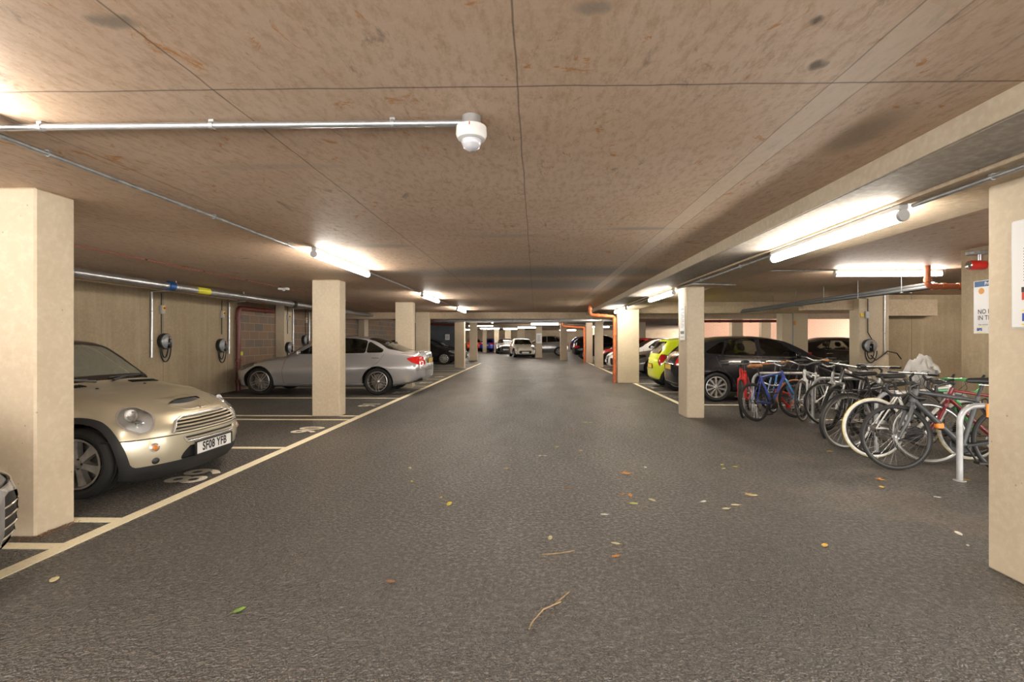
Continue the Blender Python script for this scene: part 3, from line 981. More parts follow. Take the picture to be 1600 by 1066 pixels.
# ---------------- small two-door hatch with round lamps
m_silvertrim = M('satin_chrome_trim', (.72, .72, .71), .22, .75)
def mini_extras(opt):
    def ex(S, root, X, body, sp):
        G = opt['modern']
        S.mesh('lamp_bezel', 'lamp_bezel', m_silvertrim, root, .004, .02)
        fr = [lamp_frame(S, sg, .60, .652, R(36), R(22)) for sg in (-1, 1)]
        def dome(P, h=.022):
            e = np.min([np.sqrt(((P-c) @ u/.108)**2+((P-c) @ v/.150)**2) for c, n, u, v in fr], 0)
            return .004+h*np.clip(1-e*e, 0, 1)
        S.mesh('lamp_glass', 'headlamp_reflector', m_refl, root, lambda P: dome(P, -.05)-.004)
        S.mesh('lamp_glass', 'headlamp_lens', m_clear, root, dome)
        for sg in (-1, 1):
            c, n, u, v = fr[0 if sg < 0 else 1]
            for (du, dv, r, mt) in ((.02, -.045, .036, m_chrome), (-.015, .05, .052, m_refl)):
                p = Vector(c+u*du+v*dv-n*.006)
                T = Matrix.Translation(p) @ Vector((1, sg*.15, .25)).to_track_quat('Z', 'Y').to_matrix().to_4x4()
                MB().lathe([(0, .004), (r*.35, .010), (r*.5, -.008), (r*.85, -.014), (r, .004), (r*1.06, -.012)], 24, 'z', (0, 0, 0), T).build('lamp_projector', mt, root, 40)
        def outline(name, poly, r, close=True, off=.006):
            pts = []
            q = poly+[poly[0]] if close else poly
            for (y0, z0), (y1, z1) in zip(q[:-1], q[1:]):
                k = max(2, int(math.hypot(y1-y0, z1-z0)/.03))
                for t in range(k): pts.append((y0+(y1-y0)*t/k, z0+(z1-z0)*t/k))
            if not close: pts.append(q[-1])
            P = [S.front(y, z) for y, z in pts]
            MB().tube([p+n*off for p, n in P], r, 8, closed=close).build(name, m_silvertrim, root, 50)
        gp = opt['grl']
        outline('grille_frame', gp if G else [gp[0]]+gp[:0:-1], .013, G)
        S.mesh('grille', 'grille_backing', m_blk, root, -.02)
        if G:
            bars(S, root, 'grille_bar', lambda z: .40, (.36, .43), .007, m_chrome, -.004)
        else:
            bars(S, root, 'grille_slat', lambda z: .425-.75*max(0, z-.55)-.25*(z-.5), (.522, .553, .584, .612), .0125, body, .0, sy=.8)
            lo = opt['lo']; outline('lower_grille_frame', [lo[1], lo[2], lo[3], lo[0]], .010, False)
            S.mesh('lower_grille', 'lower_grille_backing', m_blk, root, -.01)
            bars(S, root, 'lower_grille_slat', lambda z: .335, (.428,), .014, body, .0, sy=.8)
            S.mesh('intake', 'air_intake', m_blk, root, -.02)
            # scoop in the bonnet: raised hood over a dark slot
            m = MB(); nu, nv = 17, 9; vs = []
            for j in range(nv):
                for i in range(nu):
                    u = -1+2*i/(nu-1); v = j/(nv-1)
                    s_ = .27+.17*v+.03*u*u; y = u*.23
                    p, n = S.top(X(s_), y)
                    h = .050*(1-v)**1.2*(1-abs(u)**4)-.002
                    vs.append(p+Vector((0, 0, h+.001)))
            m.add(vs, [(j*nu+i, j*nu+i+1, (j+1)*nu+i+1, (j+1)*nu+i) for j in range(nv-1) for i in range(nu-1)])
            m.build('bonnet_scoop', body, root, 50)
            m = MB(); vs = []
            for i in range(nu):
                u = -1+2*i/(nu-1); p, n = S.top(X(.269+.03*u*u), u*.20)
                vs += [p+Vector((.004, 0, .001)), p+Vector((.0, 0, -.004+.044*(1-abs(u)**4)))]
            m.add(vs, [(2*i, 2*i+2, 2*i+3, 2*i+1) for i in range(nu-1)])
            m.build('scoop_opening', m_blk, root, 0)
            m = MB()
            m.tube([S.top(X(.275-.13*(1-abs(u)**6)), u*.235)[0] for u in [-1+k/8 for k in range(17)]], .008, 8, sy=.7)
            m.build('scoop_rim', body, root, 50)
        p, n = S.front(0, .665)
        p = S.top(p.x-.02, 0)[0]
        m = MB(); T = Matrix.Translation(p+Vector((0, 0, .004))) @ Matrix.Rotation(R(40), 4, 'Y')
        m.lathe([(0, .004), (.018, .003), (.02, -.004)], 16, 'z', (0, 0, 0), T)
        for sg in (-1, 1):
            for k in range(3): m.box(-.010+k*.008, -.005+k*.008, min(sg*.018, sg*(.06-.01*k)), max(sg*.018, sg*(.06-.01*k)), -.003, .002, 0, T)
        m.build('bonnet_emblem', m_chrome, root, 40)
        for sg in (-1, 1):
            disc_lamp(S, root, 'indicator_surround', sg*.585, .405, .034, m_silvertrim)
            disc_lamp(S, root, 'indicator_lamp', sg*.585, .405, .024, m_amber if not G else m_refl, False, .009)
            T = disc_lamp(S, root, 'fog_lamp_recess', sg*.575, .285, .026, m_blk)
        if opt.get('plate'): plate(S, root, opt['plate'], .325)
        else: plate(S, root, None, .37)
        plate(S, root, None, .62, True)
        # seams: bumper line, bonnet sides, doors
        P = []
        pts = [S.around(.487, R(a), X(1.2)) for a in range(-46, 47, 2)]
        P.append([q for q in pts if q is not None and abs(q.y) < .835])
        for sg in (-1, 1):
            P.append(side_path(S, [(X(1.40), .30), (X(1.38), .6), (X(1.45), .92)], sg))
            P.append(side_path(S, [(X(2.58), .94), (X(2.62), .6), (X(2.5), .32)], sg))
        seam(S, root, P, .005)
        for sg in (-1, 1):
            m = MB()
            vs = []; fs = []
            for k in range(12):
                s0 = 1.045+.0; y = sg*(.27+.030*k)
                for j in range(2):
                    m.tube([S.top(X(s0+.0), y)[0]+Vector((0, 0, .003)), S.top(X(s0+.065), y+sg*.012)[0]+Vector((0, 0, .003))], .007, 5)
            m.build('cowl_vent', m_blk, root, 30)
            p = S.top(X(.93), sg*.28)[0]
            MB().lathe([(0, .012), (.012, .009), (.016, 0)], 10, 'z', p).build('washer_nozzle', m_blk, root, 40)
            a0 = S.top(X(1.11), sg*.10)[0]; a1 = S.top(X(1.20), sg*.58)[0]
            mid = S.top(X(1.15), sg*.30)[0]
            w = MB().tube([a0+Vector((0, 0, .02)), mid+Vector((.0, 0, .035)), a1+Vector((0, 0, .018))], [.014, .009, .006], 6)
            wo = w.build('wiper_arm', m_blk, root, 40)
            b = [S.top(X(1.175+.04*t), sg*(.12+.5*t))[0]+Vector((0, 0, .010)) for t in [k/8 for k in range(9)]]
            MB().tube(b, .006, 6).build('wiper_blade', m_blk, wo, 40)
        mirror(S, root, X(1.62), .93, body)
        handle(S, root, X(2.42), .82, m_chrome)
        S.mesh('tail_bezel', 'tail_lamp_bezel', m_chrome, root, .006, .02)
        S.mesh('tail_lamp', 'tail_lamp', m_redlens, root, .008)
    return ex

def mini_spec(opt):
    G = opt['modern']
    grl = [(-.42, .30), (.42, .30), (.46, .42), (.40, .50), (-.40, .50), (-.46, .42)] if G else [(-.445, .503), (.445, .503), (.385, .60), (.29, .632), (-.29, .632), (-.385, .60)]
    opt['grl'] = grl
    cuts = [oval_cut('body', 'lamp_bezel', .60, .652, .108, .150, .017), oval_cut('lamp_bezel', 'lamp_glass', .60, .652, .108, .150),
            front_cut('body', 'grille', grl, 0, .9)]
    if not G:
        lo = [(-.355, .455), (.355, .455), (.33, .405), (-.33, .405)]
        it = [(-.30, .215), (.30, .215), (.36, .275), (.31, .345), (-.31, .345), (-.36, .275)]
        opt['lo'] = lo
        cuts += [front_cut('body', 'lower_grille', lo, 0, .9), front_cut('body', 'intake', it, .02, .9)]
    cuts += [lamp_cut('body', 'tail_bezel', .655, .80, .085, .15, 3.0, .012, True), lamp_cut('tail_bezel', 'tail_lamp', .655, .80, .085, .15, 3.0, 0, True)]
    return dict(L=3.65, W=1.69, axf=.66, wb=2.467, tyre_r=.302, tyre_w=.19, rim_r=.212, arch_r=.345, clad=.07, rim_style=(6, .06, .10, 0),
      cladz=[.30, .27, .27, .25, .25, .245],
      zb=[(0, .115), (.5, .13), (3.0, .17), (3.65, .25)],
      zt=[(0, .66), (.12, .705), (.3, .765), (.6, .835), (.9, .885), (1.12, .925), (1.30, 1.06), (1.50, 1.225), (1.62, 1.315), (1.72, 1.35), (2.0, 1.385), (2.4, 1.41), (2.9, 1.40), (3.3, 1.375), (3.65, 1.35)],
      wm=[(0, .77), (.3, .81), (.6, .83), (1.2, .838), (2.5, .842), (3.2, .83), (3.65, .79)],
      zm=[(0, .40), (.7, .50), (1.5, .55), (3.65, .55)],
      ws=[(0, .70), (.5, .74), (3.0, .75), (3.65, .70)],
      wbt=[(0, .72), (.3, .745), (.6, .77), (1.1, .79), (2.5, .79), (3.2, .765), (3.65, .70)],
      wr=[(0, .50), (.3, .53), (.7, .58), (1.1, .665), (1.35, .65), (1.6, .60), (1.9, .585), (2.8, .565), (3.65, .53)],
      zr=[(0, .65), (.12, .705), (.3, .765), (.6, .82), (1.0, .872), (1.15, .91), (1.35, 1.05), (1.52, 1.195), (1.64, 1.275), (1.8, 1.32), (2.2, 1.35), (2.9, 1.345), (3.65, 1.29)],
      zbelt=[(0, .58), (.15, .645), (.3, .70), (.5, .755), (.8, .81), (1.1, .855), (1.6, .885), (2.6, .915), (3.2, .92), (3.65, .92)],
      plan=(.34, .18), fb=.9, rb=1.3, rad=.07,
      zwf=[(.15, .06), (.25, .015), (.35, .0), (.48, .01), (.55, .03), (.65, .09)],
      zwr=[(.2, .03), (.45, .0), (.7, .02), (.9, .07), (1.0, .11), (1.3, .30), (1.42, .38)],
      side_windows=[[(1.52, .955), (2.50, .98), (2.50, 1.265), (1.97, 1.275), (1.82, 1.22)], [(2.63, .985), (3.06, 1.0), (2.99, 1.245), (2.63, 1.265)]],
      screen=[(-.60, 1.005), (-.5, 1.015), (0, 1.025), (.5, 1.015), (.60, 1.005), (.51, 1.245), (.3, 1.27), (-.3, 1.27), (-.51, 1.245)], screen_s=(.8, 2.0),
      screen_glass=opt.get('screen_glass', glass('car_glass')), rear=[(-.50, 1.02), (.50, 1.02), (.44, 1.23), (-.44, 1.23)], rear_s=(2.9, 3.8),
      seat_s=2.02, seat_z=.50, dash_z=.90, frit=.03 if G else .05, cuts=cuts, extras=mini_extras(opt))

# ---------------- three-box saloon
def saloon_extras(S, root, X, body, sp):
    L = sp['L']
    S.mesh('headlamp', 'headlamp_reflector', m_refl, root, -.02)
    S.mesh('headlamp', 'headlamp_lens', m_clear, root, .003)
    S.mesh('tail_lamp', 'tail_lamp', m_redlens, root, .004)
    S.mesh('grille', 'grille', m_blk, root, -.01)
    S.mesh('vent', 'bumper_vent', m_blk, root, -.01)
    S.mesh('diffuser', 'rear_diffuser', m_blk, root, .004)
    bars(S, root, 'grille_bar', lambda z: .36, (.56,), .012, m_chrome, .004)
    p, n = S.front(0, .56)
    MB().torus(.075, .008, 28, 8, 'x', (p.x+.012, 0, .56)).build('grille_emblem', m_chrome, root, 40)
    plate(S, root, None, .38); plate(S, root, None, .82, True)
    p, n = S.front(0, .935, True)
    MB().torus(.035, .004, 20, 6, 'x', (p.x-.006, 0, .935)).build('boot_emblem', m_chrome, root, 40)
    P = []
    for sg in (-1, 1):
        P.append(side_path(S, [(X(1.42), .28), (X(1.40), .6), (X(1.46), .86), (X(1.56), .96)], sg))
        P.append(side_path(S, [(X(2.62), .28), (X(2.62), .6), (X(2.60), .98)], sg))
        P.append(side_path(S, [(X(3.30), .34), (X(3.42), .55), (X(3.74), .80), (X(3.86), .99)], sg))
        P.append(side_path(S, [(X(1.46), .86), (X(1.0), .83), (X(.62), .78)], sg))
    P.append([S.top(X(4.28), -.62+1.24*k/12)[0] for k in range(13)])
    pts = [S.around(.60, R(a), X(L)+1.2) for a in range(142, 219, 3)]
    P.append([q for q in pts if q is not None])
    seam(S, root, P, .004)
    # bright line round the side windows, shoulder crease, lip spoiler
    for sg in (-1, 1):
        ch = side_path(S, [(X(1.64), .985), (X(2.6), 1.0), (X(3.92), 1.02)], sg)
        MB().tube([q+Vector((0, sg*.003, -.02)) for q in ch], .007, 6).build('window_chrome', m_chrome, root, 40)
        MB().tube([S.side(X(1.5+k*.32), .27, sg)[0]+Vector((0, sg*.004, 0)) for k in range(7)], .022, 8, sy=.6).build('side_skirt', body, root, 40)
        e = disc_lamp(S, root, 'exhaust_tip', sg*.52, .30, .045, m_chrome, True)
    MB().tube([S.top(X(L-.10-.12*(y/.7)**2), y)[0]+Vector((0, 0, .012)) for y in [-.66+.11*k for k in range(13)]], [.006]+[.016]*11+[.006], 8).build('boot_spoiler', body, root, 40)
    mirror(S, root, X(1.80), .99, body)
    handle(S, root, X(2.42), .88, m_chrome); handle(S, root, X(3.66), .90, m_chrome)
    for sg in (-1, 1):
        a0 = S.top(X(1.38), sg*.2+.1)[0]; a1 = S.top(X(1.5), sg*.2+.6 if sg < 0 else .75)[0]

def saloon_spec():
    cuts = [sidefront_cut('body', 'headlamp', [(.03, .60), (.30, .60), (.62, .72), (.58, .765), (.25, .735), (.05, .68)], .008, .42),
            sidefront_cut('body', 'tail_lamp', [(4.42, .885), (4.62, .925), (4.95, .90), (4.95, .755), (4.72, .745), (4.55, .80)], .01, .44),
            front_cut('body', 'grille', [(-.40, .48), (.40, .48), (.44, .56), (.40, .66), (-.40, .66), (-.44, .56)], .0, .8),
            sidefront_cut('body', 'vent', [(.02, .24), (.32, .26), (.28, .36), (.04, .40)], .01, .50),
            lambda X, S: ('body', 'diffuser', lambda x, y, z: np.maximum(np.maximum(sdf_poly(y, z, [(-.62, .2), (.62, .2), (.74, .40), (.6, .40), (.45, .33), (-.45, .33), (-.6, .40), (-.74, .40)]), x-X(4.3)), -.1-z))]
    return dict(L=4.83, W=1.82, axf=.80, wb=2.92, tyre_r=.332, tyre_w=.22, rim_r=.245, arch_r=.372, rim_style=(5, .03, .02, .032),
      zb=[(0, .19), (.5, .19), (3.8, .19), (4.4, .24), (4.83, .34)],
      zt=[(0, .70), (.15, .76), (.5, .845), (1.0, .92), (1.38, .97), (1.75, 1.165), (2.1, 1.335), (2.4, 1.41), (2.8, 1.44), (3.2, 1.425), (3.55, 1.365), (3.9, 1.235), (4.2, 1.11), (4.38, 1.06), (4.6, 1.05), (4.83, 1.05)],
      wm=[(0, .83), (.4, .875), (.9, .89), (1.5, .90), (3.0, .905), (4.0, .90), (4.5, .87), (4.83, .83)],
      zm=[(0, .45), (.8, .56), (2.4, .60), (4.83, .66)],
      ws=[(0, .76), (.8, .80), (4.0, .80), (4.83, .74)],
      wbt=[(0, .70), (.4, .76), (1.0, .80), (1.5, .815), (3.0, .82), (3.9, .80), (4.4, .775), (4.83, .73)],
      wr=[(0, .45), (.5, .58), (1.0, .66), (1.38, .70), (1.75, .64), (2.1, .585), (2.8, .565), (3.4, .555), (3.9, .57), (4.25, .62), (4.83, .60)],
      zr=[(0, .665), (.15, .73), (.5, .81), (1.0, .885), (1.40, .945), (1.75, 1.15), (2.1, 1.31), (2.5, 1.38), (2.8, 1.395), (3.2, 1.375), (3.55, 1.31), (3.9, 1.19), (4.2, 1.085), (4.4, 1.035), (4.83, 1.02)],
      zbelt=[(0, .60), (.4, .715), (1.0, .82), (1.5, .90), (2.4, .945), (3.4, .975), (4.2, .985), (4.83, .955)],
      plan=(.42, .20), fb=1.1, rb=1.2, rad=.09,
      zwf=[(.2, .04), (.35, .0), (.5, .0), (.6, .02), (.7, .07)], zwr=[(.25, .08), (.45, .0), (.65, .0), (.85, .03), (1.0, .04), (1.05, .0)],
      side_windows=[[(1.86, 1.035), (2.50, 1.045), (2.52, 1.325), (2.32, 1.31)], [(2.66, 1.05), (3.36, 1.065), (3.36, 1.285), (3.1, 1.33), (2.68, 1.345)], [(3.47, 1.07), (3.78, 1.075), (3.47, 1.245)]],
      screen=[(-.66, 1.03), (0, 1.05), (.66, 1.03), (.50, 1.35), (-.50, 1.35)], screen_s=(1.2, 2.6),
      rear=[(-.60, 1.10), (.60, 1.10), (.47, 1.34), (-.47, 1.34)], rear_s=(3.4, 4.4),
      seat_s=2.55, seat_z=.52, dash_z=.93, cuts=cuts, extras=saloon_extras)

# ---------------- five-door hatch and tall estate
def hatch_extras(opt):
    def ex(S, root, X, body, sp):
        L = sp['L']; zk = sp.get('zk', 0)
        S.mesh('headlamp', 'headlamp_reflector', m_refl, root, -.02)
        S.mesh('headlamp', 'headlamp_lens', m_clear, root, .003)
        S.mesh('tail_lamp', 'tail_lamp', m_redlens, root, .004)
        S.mesh('grille', 'grille', m_blk, root, -.01)
        S.mesh('vent', 'bumper_vent', m_blk, root, -.012)
        S.mesh('rear_lower', 'rear_bumper_lower', m_plast, root, .005)
        if opt.get('slats'):
            for sg in (-1, 1):
                for k in range(4):
                    z = .30+.055*k
                    pts = [S.around(z, R(sg*(30+2*j)), X(1.0)) for j in range(9)]
                    pts = [q for q in pts if q is not None]
                    MB().tube([q+Vector((-.004, -sg*.004, 0)) for q in pts], .006, 6).build('vent_slat', m_chrome, root, 40)
        bars(S, root, 'grille_bar', lambda z: .34, (.50+zk, .56+zk, .62+zk), .006, m_chrome, -.004)
        plate(S, root, None, .40+zk); plate(S, root, None, .72+zk, True)
        P = []
        w = sp['wb']; a = sp['axf']
        for sg in (-1, 1):
            P.append(side_path(S, [(X(a+.55), .30), (X(a+.53), .6), (X(a+.62), .93+zk)], sg))
            P.append(side_path(S, [(X(a+1.68), .28), (X(a+1.68), .6), (X(a+1.66), .98+zk)], sg))
            P.append(side_path(S, [(X(a+2.22), .36), (X(a+2.3), .52), (X(a+2.56), .78), (X(a+2.62), .99+zk)], sg))
            ch = side_path(S, [(X(a+.60), .965+zk), (X(a+1.7), .99+zk), (X(a+2.82), 1.03+zk)], sg)
            MB().tube([q+Vector((0, sg*.003, -.015)) for q in ch], .006, 6).build('window_chrome', m_chrome, root, 40)
            MB().tube([S.side(X(a+.5+k*.28), .26, sg)[0]+Vector((0, sg*.004, 0)) for k in range(7)], .02, 8, sy=.6).build('side_skirt', body, root, 40)
        seam(S, root, P, .004)
        mirror(S, root, X(a+.92), .97+zk, body)
        handle(S, root, X(a+1.5), .86+zk, m_chrome if opt.get('bright') else body); handle(S, root, X(a+2.46), .88+zk, m_chrome if opt.get('bright') else body)
    return ex

def hatch_spec(opt):
    cuts = [sidefront_cut('body', 'headlamp', [(.03, .58), (.34, .60), (.62, .71), (.58, .755), (.25, .735), (.05, .67)], .008, .40),
            sidefront_cut('body', 'tail_lamp', [(3.88, .90), (4.05, .93), (4.45, .93), (4.45, .78), (4.1, .77), (3.95, .82)], .01, .40),
            front_cut('body', 'grille', [(-.32, .30), (.32, .30), (.40, .56), (.36, .66), (-.36, .66), (-.40, .56)], .0, .8),
            sidefront_cut('body', 'vent', [(-.02, .24), (.30, .26), (.26, .50), (.10, .54), (.0, .46)], .01, .52),
            lambda X, S: ('body', 'rear_lower', lambda x, y, z: np.maximum(np.maximum(z-.36, x-X(4.0)), .2-z))]
    return dict(L=4.31, W=1.785, axf=.86, wb=2.64, tyre_r=.318, tyre_w=.21, rim_r=.228, arch_r=.356, rim_style=opt.get('rim', (10, .03, .058, 0)),
      zb=[(0, .18), (.5, .18), (3.5, .20), (4.31, .30)],
      zt=[(0, .69), (.2, .775), (.6, .875), (1.0, .945), (1.25, .99), (1.6, 1.175), (1.95, 1.34), (2.25, 1.405), (2.6, 1.43), (3.2, 1.42), (3.7, 1.375), (4.0, 1.34), (4.31, 1.30)],
      wm=[(0, .80), (.4, .855), (.9, .875), (1.5, .885), (3.0, .888), (3.8, .87), (4.31, .82)],
      zm=[(0, .45), (.8, .56), (2.4, .60), (4.31, .66)],
      ws=[(0, .74), (.8, .78), (3.6, .78), (4.31, .72)],
      wbt=[(0, .69), (.4, .745), (1.0, .79), (1.5, .805), (3.0, .80), (3.7, .775), (4.31, .70)],
      wr=[(0, .45), (.5, .57), (1.0, .65), (1.25, .69), (1.6, .635), (1.95, .585), (2.6, .565), (3.4, .55), (4.31, .52)],
      zr=[(0, .655), (.2, .745), (.6, .835), (1.0, .905), (1.27, .965), (1.6, 1.155), (1.95, 1.31), (2.3, 1.365), (2.7, 1.38), (3.3, 1.36), (3.8, 1.31), (4.31, 1.24)],
      zbelt=[(0, .60), (.4, .715), (1.0, .825), (1.5, .895), (2.4, .935), (3.4, .965), (4.31, .95)],
      plan=(.42, .24), fb=1.1, rb=1.4, rad=.09,
      zwf=[(.2, .05), (.35, .0), (.5, .0), (.6, .02), (.7, .07)], zwr=[(.25, .08), (.45, .0), (.7, .01), (.95, .08), (1.05, .15), (1.3, .44), (1.4, .52)],
      side_windows=[[(1.74, 1.015), (2.46, 1.03), (2.46, 1.325), (2.25, 1.32), (2.05, 1.25)], [(2.62, 1.03), (3.28, 1.05), (3.12, 1.31), (2.62, 1.335)], [(3.38, 1.06), (3.64, 1.075), (3.36, 1.24), (3.28, 1.265)]],
      screen=[(-.64, 1.035), (0, 1.05), (.64, 1.035), (.50, 1.335), (-.50, 1.335)], screen_s=(1.1, 2.5),
      rear=[(-.56, 1.04), (.56, 1.04), (.45, 1.26), (-.45, 1.26)], rear_s=(3.4, 4.6),
      seat_s=2.35, seat_z=.52, dash_z=.93, cuts=cuts, extras=hatch_extras(opt))

def stretch(sp, kz, L=None):
    """a taller variant of a car outline (body above the wheels grows by kz)"""
    q = dict(sp)
    up = lambda z: z+max(0, z-.45)*kz
    for k in ('zt', 'zr', 'zbelt'): q[k] = [(a, up(b)) for a, b in sp[k]]
    q['zb'] = [(a, b+.05) for a, b in sp['zb']]
    q['side_windows'] = [[(a, up(b)) for a, b in w] for w in sp['side_windows']]
    q['screen'] = [(a, up(b)) for a, b in sp['screen']]; q['rear'] = [(a, up(b)) for a, b in sp['rear']]
    q['zwr'] = [(up(a), b) for a, b in sp['zwr']]
    q['W'] = sp['W']+.05
    q['tyre_r'] = .345; q['rim_r'] = .24; q['arch_r'] = .385; q['zk'] = kz*.5; q['dash_z'] = 1.05; q['seat_z'] = .66
    return q

# ------------------------------------------------------------------ the parked cars
m_cg = glass('car_glass', (.30, .34, .31), .03)
m_cgd = glass('dark_car_glass', (.10, .115, .11), .04)
p_gold = paint('pale_gold_paint', (.52, .47, .345), .5, .32, .2)
p_silver = paint('silver_paint', (.50, .50, .52), .6, .26, .1)
p_dark = paint('near_black_paint', (.008, .008, .011), .0, .2, .02, .4)
p_black = paint('black_paint', (.008, .008, .008), .0, .25, .02, .4)
p_cream = paint('cream_white_paint', (.88, .83, .70), .0, .3, .05)
p_lime = paint('lime_yellow_paint', (.66, .78, .02), .0, .28, .03)
p_red = paint('red_paint', (.55, .015, .02), .0, .28, .03)
p_white = paint('white_paint', (.78, .78, .78), .0, .28, .04)
p_blue = paint('blue_paint', (.02, .05, .42), .1, .28, .03)
p_grey = paint('mid_grey_paint', (.30, .31, .33), .5, .3, .08)
p_orange = paint('orange_red_paint', (.70, .10, .02), .0, .3, .03)

YM = 4.79
car('hatchback_car', 'pale gold three-door hatchback with bonnet scoop, parked behind the left column', 'car',
    mini_spec(dict(modern=False, plate='SF08 YFB', screen_glass=glass('windscreen_reflection_glass', (.5, .55, .45), .08, .3))), p_gold, m_cg, m_dullrim, (-3.215-1.825, YM, 0), 0, .024, 6)
MODERN = dict(modern=True)
cream, _ = car('hatchback_car', 'cream small hatchback with round lamps driving towards the camera', 'car', mini_spec(MODERN), p_cream, m_cg, m_silverrim, (-1.05, 37.4, 0), R(-80), .05, 3)
lime = copy_tree(cream, None, {'cream_white_paint': p_lime, 'car_glass': m_cg})
lime.location = (3.22+1.825, 13.75, 0); lime.rotation_euler = (0, 0, 0)
tag(lime, 'lime yellow small hatchback seen from behind, past the column with the notice', 'car')
redm = copy_tree(cream, None, {'cream_white_paint': p_red})
redm.location = (3.22+1.825, 26.3, 0); redm.rotation_euler = (0, 0, PI)
tag(redm, 'red small hatchback nosing out beside the orange drain pipe', 'car')
car('saloon_car', 'silver four-door saloon parked behind the middle left column', 'car', saloon_spec(), p_silver, m_cg, M('polished_dark_alloy', (.42, .39, .37), .3, .8), (-2.72-2.415, 12.55, 0), PI, .03, 5)
hb, _ = car('hatchback_car', 'near-black five-door hatchback parked behind the bicycles', 'car', hatch_spec(dict(bright=True)), p_dark, m_cg, m_silverrim, (3.1+2.155, 11.45, 0), 0, .032, 5)
def more(src, label, frm, to, x, y, rz, name='hatchback_car'):
    c = copy_tree(src, None, {frm: to})
    c.name = name
    c.location = (x, y, 0); c.rotation_euler = (0, 0, rz)
    tag(c, label, 'car')
    return c
more(hb, 'dark hatchback parked beyond the column with the car charger', 'near_black_paint', p_black, 11.0, 17.3, 0)
more(hb, 'silver hatchback nose-out between the wide column and the lime car', 'near_black_paint', p_silver, 3.45+2.155, 18.7, PI)
more(hb, 'black hatchback on the left, nose-out before the slate wall', 'near_black_paint', p_black, -4.02-2.155, 26.6, 0)
more(hb, 'white hatchback with only its nose showing beside the orange drain pipe', 'near_black_paint', p_white, 3.12+2.155, 21.6, PI)
more(hb, 'black hatchback behind the thin column beyond the orange drain pipe', 'near_black_paint', p_dark, 3.6+2.155, 29.2, PI)
more(hb, 'blue hatchback at the far end on the left', 'near_black_paint', p_blue, -4.6, 52.5, PI/2-.25)
more(hb, 'orange-red hatchback at the far end, leftmost of the distant cars', 'near_black_paint', p_orange, -6.9, 54.0, PI/2+.2)
more(hb, 'grey hatchback facing out beside the cream car at the far end', 'near_black_paint', p_grey, -2.9, 46.2, -PI/2+.1)
more(hb, 'black hatchback peeping out beside the far end column on the left', 'near_black_paint', p_dark, -4.1-2.155, 29.2, 0)
near, _ = car('hatchback_car', 'silver car at the left photo edge, only its vented front corner showing', 'car', hatch_spec(dict(slats=True)), p_silver, m_cg, m_silverrim, (-2.69-2.155, 1.98, 0), 0, .03, 5)
suv, _ = car('estate_car', 'silver tall estate car crossing behind the cream car', 'car', stretch(hatch_spec(dict(rim=(5, .05, .09, 0))), .22), p_silver, m_cgd, m_dullrim, (.55, 40.6, 0), PI, .05, 3)
more(suv, 'dark tall estate car with a yellow rear number plate, parked beyond the drain pipes', 'silver_paint', p_dark, 2.45+2.155, 32.4, 0, 'estate_car')
more(suv, 'blue estate car behind the dark estate car at the far end on the right', 'silver_paint', p_blue, 5.4, 46.0, 0, 'estate_car')
# ------------------------------------------------------------------ bicycles and their stands
m_galv = M('galvanised_steel', (.42, .43, .44), .42, .75, var=.25, vscale=14, bump=.1, bscale=80)
m_stand = M('grey_coated_steel', (.40, .41, .42), .4, .35, var=.2, vscale=10)
m_tyreb = M('bicycle_tyre_rubber', (.016, .015, .014), .8)
m_tyreg = M('grey_bicycle_tyre_rubber', (.06, .055, .05), .8)
m_tyrew = M('white_bicycle_tyre', (.72, .70, .64), .6, var=.15)
m_rimk = M('black_bicycle_rim', (.02, .02, .02), .35, .3)
m_rims = M('silver_bicycle_rim', (.5, .5, .49), .3, .85)
m_spoke = M('steel_spokes', (.35, .35, .35), .35, .9)
m_saddle = M('black_saddle_vinyl', (.015, .015, .015), .5)
m_brown = M('brown_leather', (.42, .17, .05), .5, var=.2)
m_alloy = M('bicycle_alloy', (.5, .5, .5), .3, .9)
m_chain = M('oily_chain_steel', (.07, .06, .05), .45, .8)
WH = {}
